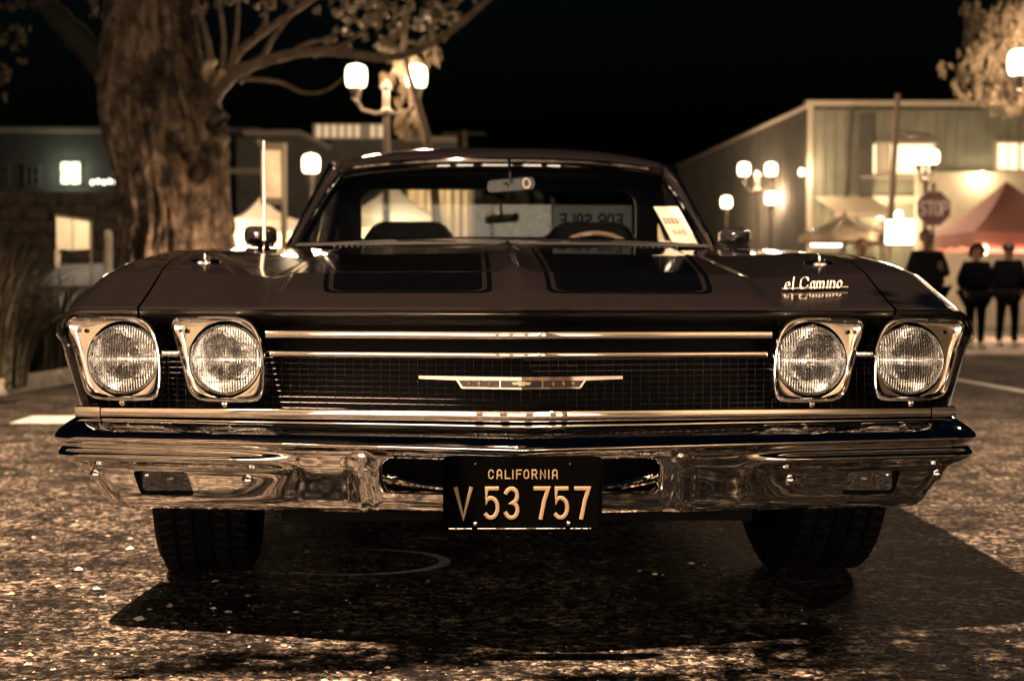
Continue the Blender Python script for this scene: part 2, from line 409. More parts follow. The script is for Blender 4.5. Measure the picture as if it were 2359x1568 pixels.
def headlight(xc, zc_, sgn, wide):
    """bezel, bowl, ring and fluted lens about (xc, zc_); sgn = side of the car"""
    y0 = Fx(xc)+.012
    hl = bpy.data.objects.new('headlight', None); C.objects.link(hl); hl.parent = CAR; hl.location = (xc, y0, zc_); hl.rotation_euler = (math.radians(-3.2), 0, 0)
    n = len(bz)
    def out(scale_in, y, shear=1.0):     # contour inset towards the lamp centre by scale_in metres
        r = []
        for x, z in bz:
            if x < 0: x = x*wide
            d = math.hypot(x, z); k = (d-scale_in)/d
            px = -sgn*x*k*(1 if True else 1)
            # outline was traced on the left lamp (sgn -1): mirrored for the right
            X = x*k if sgn < 0 else -x*k
            r.append((X, y + shear*.24*X*sgn, z*k))
        return r
    def circ(rad, y, sh=0):
        r = []
        for x, z in bz:
            a = math.atan2(z, x); X = rad*math.cos(a)*(1 if sgn < 0 else -1); r.append((X, y + sh*.24*X*sgn, rad*math.sin(a)))
        return r
    def mix(A, B, t, y): return [(lerp(a[0],b[0],t), lerp(a[1],b[1],t)+y, lerp(a[2],b[2],t)) for a, b in zip(A, B)]
    o_ = out(.0092, .0); c_ = circ(.0775, .0095, 1)
    rows = [out(-.001,.075), out(-.001,.020), out(-.0005,.008), out(.0008,.003), out(.0028,.0003), out(.0055,.0), out(.0078,.002), mix(o_, c_, .0, .0060), mix(o_, c_, .12, .0072), mix(o_, c_, .35, .0060), mix(o_, c_, .65, .0032), mix(o_, c_, .9, .0009), c_, circ(.0765,.026,.2), circ(.0765,.06,0)]
    MB().grid(rows, closeu=True).build('bezel', chrome, hl, smooth=40)
    MB().lathe([(.0765,.055),(.0765,.062),(.02,.075),(.0,.075)], 40, 'y').build('bucket', blackmat, hl)
    # retaining ring
    MB().lathe([(.0745,.040),(.0745,.018),(.0725,.010),(.0695,.009),(.0672,.014),(.0665,.026)], 56, 'y').build('retaining_ring', chrome, hl)
    # reflector bowl
    MB().lathe([(r, .026+.042*(1-(r/.067)**2)) for r in (.067,.060,.052,.044,.036,.028,.020,.012,.006,.001)], 48, 'y').build('reflector', reflector, hl)
    MB().lathe([(.0005,.035),(.008,.036),(.009,.045),(.009,.068)], 16, 'y').build('bulb_shield', chrome, hl)
    # lens: domed glass with moulded vertical flutes and cross bars
    mb = MB(); rows = []; R = .0668
    NU, NV = 64, 26
    for i in range(NV+1):
        rr = R*i/NV; row = []
        for k in range(NU):
            a = 2*PI*k/NU; x = rr*math.cos(a); z = rr*math.sin(a)
            row.append((x, .010+.014*(rr/R)**2, z))
        rows.append(row)
    mb.grid(rows, closeu=True)
    back = [[(x, y+.0035, z) for x, y, z in r] for r in reversed(rows)]
    mb.grid(back, closeu=True)
    mb.grid([rows[-1], back[0]], closeu=True)
    mb.build('lens', fluted, hl, smooth=30)
    g = MB()
    for z, x0, x1 in ((.030,-.055,.055),(.004,-.062,.062),(-.022,-.058,.058),(-.046,-.040,.040)):
        pts = [(x, .0095+.014*((x*x+z*z)/R**2), z) for x in lin(x0, x1, 12)]
        g.tube(pts, .0009, 5)
    g.build('lens_rib', fluted, hl)
    # aiming screws
    MB().lathe([(.0001,-.002),(.003,-.001),(.0042,.001),(.0042,.008)], 12, 'y', c=((-.090 if sgn<0 else .090), .010, .058)).build('screw', mat('dark_screw', (.15,.14,.13), .35, 1), hl)
    MB().lathe([(.0001,.000),(.005,.001),(.007,.004),(.007,.012)], 12, 'y', c=(0, .004, -.0895)).build('adjuster_tab', chrome, hl)
    MB().lathe([(.0001,.010),(.002,.011),(.0025,.018)], 8, 'y', c=(0.002, .004, -.0705)).build('ring_screw', chrome, hl)
    return hl
for sgn in (-1, 1):
    headlight(sgn*.811, .567, sgn, 1.13)
    headlight(sgn*.593, .568, sgn, 1.05)
# ---------------- emblem on the mesh
EM = bpy.data.objects.new('grille_emblem', None); C.objects.link(EM); EM.parent = CAR; EM.location = (0, .028, .527)
emap = lambda q: (q[0], q[1]+.235*abs(q[0]), q[2])
def vprism(poly, y0, y1, name, m):
    # split at x=0 so the strip folds along the nose
    out = MB()
    L = [p for p in poly]
    me = MB().prism(L, y0, y1, mapf=emap); return me.build(name, m, EM, smooth=20)
for s in (-1, 1):
    q = lambda x, z: (s*x, z)
    vprism([q(0,.012),q(.2,.0125),q(.2,.0065),q(.126,.0045),q(0,.0055)], 0, .010, 'wing_bar', chrome)
    vprism([q(0,-.0115),q(.116,-.0115),q(.117,-.0085),q(0,-.0085)], 0, .008, 'lower_bar', chrome)
    vprism([q(.116,-.0115),q(.128,.0065),q(.1235,.0065),q(.1125,-.0085)], -.001, .008, 'end_bar', chrome)
    vprism([q(.040,-.0085),q(.0425,-.0085),q(.0425,.0055),q(.040,.0055)], -.001, .008, 'divider', chrome)
    vprism([q(.0425,-.0085),q(.113,-.0085),q(.122,.0055),q(.0425,.0055)], .003, .008, 'side_field', mat('dark_red_enamel', (.055,.014,.010), .25, coat=1))
    vprism([q(0,-.0085),q(.040,-.0085),q(.040,.0055),q(0,.0055)], .003, .008, 'centre_field', mat('dark_blue_enamel', (.006,.012,.035), .2, coat=1))
    for xx in (.062,.082,.101):
        vprism([q(xx-.0034,-.0012),q(xx-.0012,-.0022),q(xx,-.0065),q(xx+.0012,-.0022),q(xx+.0034,-.0012),q(xx+.0012,.0004),q(xx,.0038),q(xx-.0012,.0004)], -.001, .004, 'star', mat('cream_enamel', (.7,.6,.42), .35))
    vprism([q(0,-.0048),q(.006,-.0048),q(.006,-.0026),q(.0165,-.0026),q(.019,.0022),q(.0075,.0022),q(.0068,.0040),q(0,.0040)], -.001, .004, 'bowtie', mat('bowtie_metal', (.75,.66,.5), .25, .9))
# ---------------- bumper
WT = smooth_tab([(.255,.835),(.262,.845),(.345,.925),(.352,.945),(.365,.955),(.383,.950),(.40,.963),(.415,.958),(.44,.93),(.46,.91)])
SIDE = smooth_tab([(.255,.036),(.265,.031),(.30,.028),(.335,.026),(.345,.022),(.352,.011),(.358,.003),(.365,0),(.372,.003),(.378,.012),(.385,.0145),(.392,.006),(.397,.0012),(.402,0)])
CENT = smooth_tab([(.255,.030),(.265,.025),(.30,.020),(.35,.013),(.38,.010),(.390,.006),(.397,.0012),(.402,0)])
BO = -.065; BS = 1+BO/2.90
def bump_pt(u, z, extra=0):
    W = WT(z)*1.014*BS; x = u*W; ax = abs(x)
    s = sst(.42,.58,ax)
    zz = min(z, .402)
    dy = lerp(CENT(zz), SIDE(zz), s) if z <= .402 else 0
    fade = 1 - sst(.375,.392,z)
    dy -= .0055*math.exp(-((ax-.306)/.018)**2)*fade
    dy += .008*(1-sst(.285,.303,ax))*fade
    ce = 0
    if abs(u) > .95: q = min(1, (abs(u)-.95)/.05); ce = .045*(1-math.sqrt(max(0,1-q*q)))
    rise = .018*max(0, 1-ax/.9)*max(0, (.40-z))/.14
    return (x, .265*ax + dy + ce + extra + BO, .68-(.68-(z + rise))*BS)
from mathutils.geometry import delaunay_2d_cdt
UX = sorted(set([round(v, 5) for v in lin(-.95,.95,153)] + [round(s*v,5) for s in (-1,1) for v in (.962,.972,.982,.990,.996,1.0)]))
ZR = [.255,.2575,.262,.268]+lin(.276,.338,10)+lin(.342,.3995,24)
def holes():
    H = []
    for s in (-1, 1):
        p = [(.787,.334),(.672,.334),(.655,.283),(.770,.283)]
        # rounded parallelogram
        r = .010; pts = []
        n = 4
        for i in range(n):
            a = Vector(p[i-1]); b = Vector(p[i]); c = Vector(p[(i+1)%n])
            for k in range(6):
                t = k/5; q0 = b+(a-b).normalized()*r; q1 = b+(c-b).normalized()*r
                pt = (1-t)**2*q0 + 2*t*(1-t)*b + t*t*q1; pts.append((s*pt.x, pt.y))
        H.append(('lamp', [(x/WT(z), z) for x, z in pts]))
    H.append(('center', [(x/WT(z), z) for x, z in resample(rrect(-.278,.278,.296,.375,.018,6), 72)]))
    return H
HO = holes()
def inside(p, poly):
    c = False; j = len(poly)-1
    for i in range(len(poly)):
        if (poly[i][1] > p[1]) != (poly[j][1] > p[1]) and p[0] < (poly[j][0]-poly[i][0])*(p[1]-poly[i][1])/(poly[j][1]-poly[i][1])+poly[i][0]: c = not c
        j = i
    return c
vv = []; ed = []
SC = 8.0       # scale z so triangles are well shaped in (u, z*SC)
nu, nz = len(UX), len(ZR)
for z in ZR:
    for u in UX:
        near = any(abs(u-0) < 2 and (inside((u,z), h) or min((u-a)**2+((z-b)*1.0)**2 for a,b in h) < .0022**2) for _, h in HO)
        if not near or z in (ZR[0], ZR[-1]): vv.append((u, z*1.0))
hv = []
for _, h in HO:
    k = len(vv); vv += h; ed += [(k+i, k+(i+1)%len(h)) for i in range(len(h))]
res = delaunay_2d_cdt([Vector(v) for v in vv], ed, [], 0, 1e-7)
V2 = [tuple(v) for v in res[0]]; F2 = []
for f in res[2]:
    c = (sum(V2[i][0] for i in f)/len(f), sum(V2[i][1] for i in f)/len(f))
    if not any(inside(c, h) for _, h in HO): F2.append(tuple(f))
mb = MB(); mb.add([bump_pt(u, z) for u, z in V2], F2)
# upper surface rolls back to the body
TOP = [(.3995,0),(.403,.0008),(.4065,.003),(.4125,.009),(.4205,.020),(.4285,.034),(.4355,.052),(.4410,.075),(.4445,.105),(.4465,.14),(.4475,.18),(.440,.215)]
mb.grid([[(lambda p: (p[0], p[1]+dy, p[2]))(bump_pt(u, z)) for u in UX] for z, dy in TOP])
# end returns
for s in (-1, 1):
    rr = []
    prof = [(z, 0) for z in ZR] + TOP[1:]
    for e, sh in ((0,1),(.02,1.001),(.05,1.002),(.12,1.0),(.25,.995),(.38,.985)):
        rr.append([(lambda p: (p[0]*sh, p[1]+max(dy, 0)*(1-min(1,e/.38))*1.0+e, p[2]))(bump_pt(s*1.0, z)) for z, dy in prof])
    mb.grid(rr)
me = bpy.data.meshes.new('bumper'); me.from_pydata(mb.v, [], mb.f)
bm = bmesh.new(); bm.from_mesh(me); bmesh.ops.remove_doubles(bm, verts=bm.verts, dist=.0004); bmesh.ops.recalc_face_normals(bm, faces=bm.faces); bm.to_mesh(me); bm.free()
BUMPER = link('bumper', me, chrome_wavy, CAR, smooth=50)
for nm, h in HO:
    rim = []
    cx = sum(a for a, b in h)/len(h); cz = sum(b for a, b in h)/len(h)
    for k, y in ((1,0),(.985,.002),(.975,.006),(.972,.012),(.972,.035)):
        rim.append([(lambda p: (p[0], p[1]+y, p[2]))(bump_pt(cx+(u-cx)*k, cz+(z-cz)*k)) for u, z in h])
    MB().grid(rim, closeu=True).build('opening_rim', chrome, CAR, smooth=50)
# turn lamps set in the bumper
lampglass = make_glass('ribbed_amber_glass', (1,1,1), 120, .3, 1.4, (.55,.45,.30))
for s in (-1, 1):
    PL = bpy.data.objects.new('turn_lamp', None); C.objects.link(PL); PL.parent = CAR; PL.location = (s*.706, .265*.72+.040+BO, .325)
    box('lamp_housing', (0,.02,0), (.135,.012,.062), blackmat, PL, bevel=.004)
    MB().prism(rrect(-.054,.054,-.022,.022,.008,4), .000, .012).build('lamp_lens', mat('smoked_lens', (.018,.015,.011), .22, coat=.25, bump=.5, bscale=120), PL)
    g = MB()
    for r in (.006,.010,.014,.018): 
        g.tube([(r*math.cos(a), -.0008, r*math.sin(a)*.98) for a in lin(0, 2*PI, 25)], .0005, 4)
    g.build('lens_ring', mat('lens_ring', (.06,.052,.04), .3, coat=.4), PL)
    MB().lathe([(.0001,-.004),(.008,-.003),(.013,.001),(.014,.004)], 18, 'y', c=(0,.001,0)).build('bulb_dome', mat('amber_dome', (.10,.075,.045), .15, coat=1), PL)
    for e in (-1, 1): MB().lathe([(.0001,-.003),(.004,-.002),(.005,.004)], 10, 'y', c=(e*.045,-.001,.008)).build('lamp_screw', chrome, PL)
    for bx, bzz in ((.872,.327),(.545,.322)):
        W = WT(bzz); p = bump_pt(s*bx/W, bzz-.004)
        MB().lathe([(.0001,-.008),(.005,-.0075),(.009,-.0055),(.012,-.002),(.0135,.003)], 20, 'y', c=p).build('bumper_bolt', chrome, CAR)
# chrome hoop bars seen through the bumper opening
for s in (-1, 1):
    MB().tube([(s*.30,.10,.352),(s*.25,.09,.337),(s*.20,.085,.325),(s*.14,.08,.318),(s*.08,.08,.316)], .006, 8).build('valance_rod', chrome, CAR)
    MB().tube([(s*.30,.11,.338),(s*.25,.10,.326),(s*.20,.095,.318)], .004, 6).build('valance_rod', chrome, CAR)
MB().grid([[(x, .30, z) for x in lin(-.5,.5,3)] for z in (.22,.44)]).build('air_dam', blackmat, CAR)
# ---------------- licence plate
PLT = bpy.data.objects.new('license_plate', None); C.objects.link(PLT); PLT.parent = CAR; PLT.location = (0, -.014+BO, 0)
K = 1215.0*2.696/(2.696+BO)
px_ = lambda x: (x-1203)/K
pz_ = lambda y: .68-(y-700)/K
MB().prism(rrect(px_(1018), px_(1387), pz_(1222), pz_(1052), .009, 5), .003, .012).build('plate_frame', mat('frame_black', (.0015,.0015,.0015), .3, spec=.0), PLT)
MB().prism(rrect(px_(1024), px_(1380), pz_(1219), pz_(1060), .009, 5), .001, .0035).build('plate_sheet', mat('plate_black', (.0015,.0015,.0015), .35, spec=.0), PLT)
yel = mat('plate_yellow', (.25,.197,.125), .5, spec=.2)
zx = lambda X: px_(979.1+X*.1953); zz_ = lambda Y: pz_(1025.2+Y*.1953)
pm = lambda p: (p[0], .001-p[1], p[2])
for ch, x0, x1 in (('V',352,530),('5',703,852),('3',948,1086),('7',1290,1445),('5',1528,1677),('7',1772,1925)):
    g = MB(); stroke_glyph(g, ch, zx(x0), zz_(862), (x1-x0)*.1953/K, (862-515)*.1953/K, .0074, .0018, pm); g.build('letter', yel, PLT)
for ch, x0 in (('C',742),('A',840),('L',938),('I',1000),('F',1072),('O',1160),('R',1256),('N',1355),('I',1425),('A',1497)):
    g = MB(); stroke_glyph(g, ch, zx(x0), zz_(396), 54*.1953/K, 98*.1953/K, .0024, .0010, pm); g.build('letter', yel, PLT)
for X in (581, 1683):
    MB().lathe([(.0001,-.006),(.003,-.0055),(.0055,-.003),(.0062,.001)], 8, 'y', c=(zx(X), 0, zz_(925))).build('plate_bolt', chrome, PLT)
for a, b in ((268,548),(606,1650),(1704,1955)):
    box('frame_edge', ((zx(a)+zx(b))/2, -.001, zz_(988)), ((b-a)*.1953/K, .004, .0032), chrome, PLT, bevel=.0008)
for X in (583, 1703):
    MB().lathe([(.0001,-.001),(.002,0),(.002,.002)], 8, 'y', c=(zx(X), .0, zz_(225))).build('plate_slot', mat('dark_screw'), PLT)
# ---------------- hood script, hood pins, washer nozzles, antenna
sc_ = MB()
def smap(p):
    x = p[0]; t = .160 + p[2]*.75; q = hoodpt(x, t, 0); return (q[0], q[1]-p[1]*.7, q[2]+.002+p[2]*.45+p[1]*.5)
xx = .572
for ch, wd in (('e',.013),('l',.007),(' ',.004),('C',.020),('a',.011),('m',.018),('i',.006),('n',.012),('o',.012)):
    if ch == ' ': xx += .008; continue
    stroke_glyph(sc_, ch, xx, 0, wd*.85, .040, .0038, .004, lambda p: smap((p[0]+p[2]*.25, p[1]+.004, p[2]))); xx += wd + .0035
sc_.tube([smap((x, .003, .004)) for x in lin(.568, .718, 12)], .0020, 6)
sc_.build('script_badge', mat('script_metal', (.60,.56,.48), .42, .8), CAR)
for s in (-1, 1):
    X, Y = s*.735, .70; Z = topz(X, Y)
    hp = bpy.data.objects.new('hood_pin', None); C.objects.link(hp); hp.parent = CAR; hp.location = (X, Y, Z+.001); hp.rotation_euler = (math.radians(-6)*-1, 0, 0)
    MB().lathe([(.0001,.002),(.026,.002),(.033,.005),(.036,.004),(.037,-.002)], 28, 'z').build('scuff_plate', chrome, hp)
    MB().lathe([(.0001,.024),(.0045,.023),(.006,.018),(.006,.0)], 10, 'z').build('pin', chrome, hp)
    MB().tube([(-.012,.0,.010),(-.004,0,.012),(.004,0,.012),(.013,.0,.015),(.014,0,.006),(.004,0,.007),(-.012,0,.006)], .0018, 6).build('clip', chrome, hp)
AN = bpy.data.objects.new('radio_antenna', None); C.objects.link(AN); AN.parent = CAR
ax_, ay_ = -.715, 1.50; az_ = topz(ax_, ay_)
AN.location = (ax_, ay_, az_)
MB().lathe([(.020,0),(.018,.006),(.010,.012),(.007,.022),(.0045,.03)], 16, 'z').build('mast_base', chrome, AN)
MB().tube([(0,0,.02),(0,.002,.15),(-.001,.004,.32)], [.0058,.0046,.0036], 8).build('mast', mat('antenna_steel', (.75,.70,.62), .5, .2), AN)
# cowl vent louvres: serrated dark slots
for sgn in (-1, 1):
    for i in range(26):
        x = sgn*(.07+i*.0185)
        box('vent_louvre', (x, 1.742, .8565), (.004, .05, .004), wiremat, CAR)
# ---------------- cabin
def wb(x): return 1.86 + .55*(abs(x)/.735)**2.4           # windshield base line
def wt(x): return 2.46 + .24*(abs(x)/.60)**2.4            # header line
def wpt(u, v):                                            # u -1..1 across, v 0 base..1 top
    x0, x1 = u*.735, u*.600
    x = lerp(x0, x1, v); y = lerp(wb(x0), wt(x1), v); z = lerp(.886, 1.196-.012*abs(u)**3, v)
    bow = math.sin(PI*v)*.015
    return (x, y-bow, z+bow*.6)
glassm = mat('car_glass', (.9,.93,.93), .0, trans=1, ior=1.0, spec=.5)
n = glassm.node_tree.nodes; L = glassm.node_tree.links
tr = n.new('ShaderNodeBsdfTransparent'); tr.inputs[0].default_value = (.80,.84,.84,1); gl = n.new('ShaderNodeBsdfGlossy'); gl.inputs['Roughness'].default_value = .01
lf = n.new('ShaderNodeLayerWeight'); pw = n.new('ShaderNodeMath'); pw.operation = 'POWER'; pw.inputs[1].default_value = 4.5; L.new(lf.outputs['Facing'], pw.inputs[0])
lw = n.new('ShaderNodeMath'); lw.operation = 'MULTIPLY_ADD'; lw.inputs[1].default_value = .9; lw.inputs[2].default_value = .05; L.new(pw.outputs[0], lw.inputs[0]); mx = n.new('ShaderNodeMixShader')
L.new(lw.outputs[0], mx.inputs[0]); L.new(tr.outputs[0], mx.inputs[1]); L.new(gl.outputs[0], mx.inputs[2]); L.new(mx.outputs[0], n['Material Output'].inputs[0])
MB().grid([[wpt(u, v) for u in lin(-1,1,41)] for v in lin(0,1,9)]).build('windshield', glassm, CAR, smooth=180)
def off(p, dy, dz): return (p[0], p[1]+dy, p[2]+dz)
MB().tube([off(wpt(u, 1), -.012, .004) for u in lin(-1,1,41)], .0085, 8).build('windshield_trim', chrome, CAR)
MB().tube([off(wpt(u, 0), -.012, .002) for u in lin(-.93,.93,41)], .0065, 8).build('windshield_trim', chrome, CAR)
for s in (-1, 1):
    MB().tube([off(wpt(s*1.0, v), -.008, .0) for v in lin(-.03,1.0,12)], .007, 8).build('windshield_trim', chrome, CAR)
    # painted pillar outside of the trim
    pil = [[(lambda p: (p[0]+s*dx, p[1]+dy, p[2]+dz))(wpt(s, v)) for dx, dy, dz in ((.004,.006,0),(.018,.0,.004),(.038,.02,.002),(.044,.05,-.006),(.030,.08,-.02),(-.01,.06,-.02))] for v in lin(-.06,1.04,12)]
    MB().grid(pil, closeu=True).build('windshield_pillar', paint, CAR, smooth=60)
    MB().tube([(lambda p: (p[0]+s*.046, p[1]+.045, p[2]+.0))(wpt(s, v)) for v in lin(.0,1.0,12)], .003, 6).build('drip_rail', chrome, CAR)
# roof
def roofpt(u, v):
    hx = lerp(.600, .640, sst(0,.4,v)); x = u*(hx + .030)
    y0 = wt(u*.60)-.004; y = lerp(y0, 3.58, v)
    crown = smooth_tab([(0,1.208),(.05,1.232),(.2,1.268),(.45,1.292),(.75,1.290),(1,1.270)])(v)
    z = crown - .050*abs(u)**3.2*(.35+.65*sst(0,.3,v)) - (.022 if abs(u) > .985 else 0)
    return (x, y, z)
rr = [[roofpt(u, v) for u in lin(-1,1,61)] for v in [0,.01,.025,.05,.08]+lin(.12,1,20)]
MB().grid(rr).build('roof', paint, CAR, smooth=60)
MB().grid([[(p[0]*.96, p[1], p[2]-.035) for p in r] for r in rr]).build('headliner', interior, CAR)
MB().grid([[off(roofpt(u,0),0,0) for u in lin(-1,1,41)], [off(roofpt(u,0),.01,-.02) for u in lin(-1,1,41)], [off(roofpt(u,0),.05,-.045) for u in lin(-1,1,41)]]).build('windshield_header', blackmat, CAR)
# rear cab wall with window opening, sail panels
RY = 3.36
outer = [(-.70,.60),(.70,.60),(.66,1.25),(-.66,1.25)]
o_ = resample(outer, 64); i_ = rrect(-.585,.585,.905,1.166,.07,8)
def matchring(inn, out):
    import math as m
    c = (0,1.0); res = []
    for p in inn:
        a = m.atan2(p[1]-c[1], p[0]-c[0]); dx, dz = m.cos(a), m.sin(a)
        k = min(.68/abs(dx) if abs(dx)>1e-6 else 9, (.245/dz if dz>0 else -.40/dz) if abs(dz)>1e-6 else 9)
        res.append((c[0]+dx*k, c[1]+dz*k))
    return res
oo = matchring(i_, outer)
MB().grid([[(x, RY, z) for x, z in oo], [(x, RY-.01, z) for x, z in i_], [(x, RY+.03, z) for x, z in i_]], closeu=True).build('rear_cab_wall', interior, CAR)
MB().add([(x, RY+.01, z) for x, z in i_], [tuple(range(len(i_)))]).build('rear_window', glassm, CAR, smooth=0)
for s in (-1, 1):
    MB().add([(s*.66,3.0,1.245),(s*.66,3.58,1.24),(s*.76,4.55,.86),(s*.74,3.05,.86),(s*.64,3.0,1.22),(s*.64,3.5,1.22),(s*.72,4.4,.86),(s*.71,3.05,.86)], [(0,1,2,3),(4,7,6,5),(0,4,5,1),(1,5,6,2),(0,3,7,4)]).build('sail_panel', paint, CAR, smooth=20)
    # side window, frame and door top
    sw = [(s*.752,2.50,.885),(s*.655,2.80,1.20),(s*.665,3.0,1.225),(s*.745,3.05,.87)]
    MB().add(sw, [(0,1,2,3)]).build('side_window', glassm, CAR, smooth=0)
    MB().tube([(s*.765,2.42,.885),(s*.648,2.74,1.205),(s*.655,3.0,1.235)], .013, 6).build('window_frame', chrome, CAR)
    MB().tube([(s*.745,2.66,.88),(s*.70,2.76,1.03),(s*.66,2.84,1.2)], .007, 6).build('vent_window_bar', chrome, CAR)
# interior: dash, seats, wheel, mirror
MB().grid([[(x, y+ .18*(abs(x)/.7)**2, z) for x in lin(-.70,.70,21)] for y, z in ((1.88,.872),(2.0,.886),(2.14,.880),(2.18,.83),(2.2,.6))]).build('dashboard', interior, CAR)
for s in (-1, 1):
    st = bpy.data.objects.new('bucket_seat', None); C.objects.link(st); st.parent = CAR; st.location = (s*.365, 2.95, .35)
    rowsS = []
    for k in range(13):
        a = k/12; z = .2+.44*a; wS = .25-.10*max(0,(a-.55)/.45)**1.5
        rowsS.append([(wS*cx, .10*cy + .12*a, z) for cx, cy in ((-1,-.3),(-.85,-.9),(0,-.75),(.85,-.9),(1,-.3),(1,.6),(0,.9),(-1,.6))])
    rowsS.append([(p[0]*.8, p[1]*.9+.01, p[2]+.018) for p in rowsS[-1]]); rowsS.append([(p[0]*.1, p[1], p[2]) for p in rowsS[-1]])
    MB().grid(rowsS, closeu=True).build('seat_back', interior, st, smooth=60)
    box('seat_cushion', (0,-.2,.12), (.5,.5,.16), interior, st, bevel=.04)
SW = bpy.data.objects.new('steering_wheel', None); C.objects.link(SW); SW.parent = CAR; SW.location = (.335, 2.33, .765); SW.rotation_euler = (math.radians(65),0,0)
MB().tube([(.185*math.cos(a), .185*math.sin(a), 0) for a in lin(0,2*PI,41)], .011, 8, cap=False).build('wheel_rim', mat('wood_rim', (.07,.045,.03), .3, coat=.5), SW)
for a in (0, PI, 1.5*PI): MB().tube([(0,0,-.03),(.18*math.cos(a), .18*math.sin(a), 0)], .008, 6).build('spoke', chrome, SW)
MB().lathe([(.03,-.30),(.03,-.04),(.035,-.02),(.0001,-.015)], 14).build('column', interior, SW)
IM = bpy.data.objects.new('rear_view_mirror', None); C.objects.link(IM); IM.parent = CAR; IM.location = (.03, 2.36, 1.103); IM.scale = (.88,.88,.88)
IM.rotation_euler = (0, math.radians(-5), 0)
MB().prism(rrect(-.095,.095,-.024,.024,.018,5), -.006, .012).build('mirror_shell', mat('mirror_shell', (.02,.022,.028), .2, .6, coat=.4), IM)
MB().tube([(0,-.005,.01),(0,-.03,.05),(0,-.02,.10)], .007, 8).build('mirror_stem', chrome, IM)
MB().lathe([(.0001,-.018),(.010,-.014),(.013,-.004),(.010,.004)], 14, 'y', c=(-.02,0,.0)).build('mirror_knob', chrome, IM)
MB().tube([(.062+.014*math.cos(a), -.010, .0+.019*math.sin(a)) for a in lin(0,2*PI,17)], .003, 6).build('mirror_loop', mat('mirror_loop', (.7,.6,.5), .3, .5), IM)
# door mirrors
for s, X in ((-1,-.835),(1,.80)):
    DM = bpy.data.objects.new('door_mirror', None); C.objects.link(DM); DM.parent = CAR; DM.location = (X, 2.20, .912)
    rowsM = []
    for y, k in ((-.075,.02),(-.07,.35),(-.055,.65),(-.03,.88),(0,1),(.03,1),(.035,.93)):
        rowsM.append([(x*k, y, z*k) for x, z in rrect(-.056,.056,-.033,.033,.024,5)])
    MB().grid(rowsM, closeu=True).build('mirror_housing', chrome if False else mat('mirror_black', (.01,.01,.011), .12, 0, coat=1), DM, smooth=60)
    MB().tube([(0,0,-.03),(-s*.01,0,-.055),(-s*.02,.01,-.075)], [.012,.014,.022], 8).build('mirror_foot', chrome, DM)
    MB().tube([(x, -.01, -.034) for x in lin(-.05,.05,6)], .006, 6).build('mirror_strip', chrome, DM)
# ---------------- wheels
def wheel(x, y, steer):
    W = bpy.data.objects.new('wheel', None); C.objects.link(W); W.parent = CAR; W.location = (x, y, .322); W.rotation_euler = (0,0,steer)
    R, h = .322, .118
    prof = [(.19,-h*.80),(.215,-h*.98),(.255,-h*1.04),(.29,-h*1.0),(.308,-h*.90)]
    g = [-.80,-.50,-.46,-.06,-.02]
    for a, b in ((-.86,-.56),(-.50,-.20),(-.14,.14),(.20,.50),(.56,.86)):
        prof += [(R-.010, a*h-.001*0-.0015),(R-.001, a*h),(R, (a+b)/2*h),(R-.001, b*h),(R-.010, b*h+.0015)]
    prof += [(.308,h*.90),(.29,h*1.0),(.255,h*1.04),(.215,h*.98),(.19,h*.80)]
    MB().lathe(prof, 72, 'x').build('tyre', rubber, W, smooth=30)
    # lateral sipes
    m2 = MB()
    for k in range(60):
        a = 2*PI*k/60
        for x0, x1 in ((-.86,-.60),(-.45,-.25),(.25,.45),(.60,.86)):
            r = R+.0004; da = .03 if x0 > 0 else -.03
            m2.add([(x0*h, r*math.cos(a), r*math.sin(a)),(x1*h, r*math.cos(a+da), r*math.sin(a+da)),(x1*h, r*math.cos(a+da+.02), r*math.sin(a+da+.02)),(x0*h, r*math.cos(a+.02), r*math.sin(a+.02))], [(0,1,2,3)])
    tag(m2.build('tread_sipes', mat('groove_black', (.003,.003,.003), .9), W, smooth=0), kind='stuff')
    s = 1 if x > 0 else -1
    MB().lathe([(.19,s*h*.8),(.185,s*h*.6),(.17,s*h*.3),(.08,s*h*.35),(.06,s*h*.6),(.0001,s*h*.65)], 40, 'x').build('rim', chrome, W)
    MB().lathe([(.19,-s*h*.8),(.16,-s*h*.2),(.0001,0)], 30, 'x').build('inner_rim', blackmat, W)
for x, y, st in ((-.765,.95,.09),(.765,.95,.09),(-.755,3.9,0),(.755,3.9,0)): wheel(x, y, st)
MB().tube([(-.72,.95,.30),(.72,.95,.30)], .03, 8).build('front_axle', blackmat, CAR)
MB().tube([(-.70,3.9,.32),(.70,3.9,.32)], .04, 8).build('rear_axle', blackmat, CAR)
MB().tube([(-.35,.5,.23),(-.1,.45,.215),(.3,.47,.22),(.36,.6,.22)], .02, 8).build('sway_bar', blackmat, CAR)

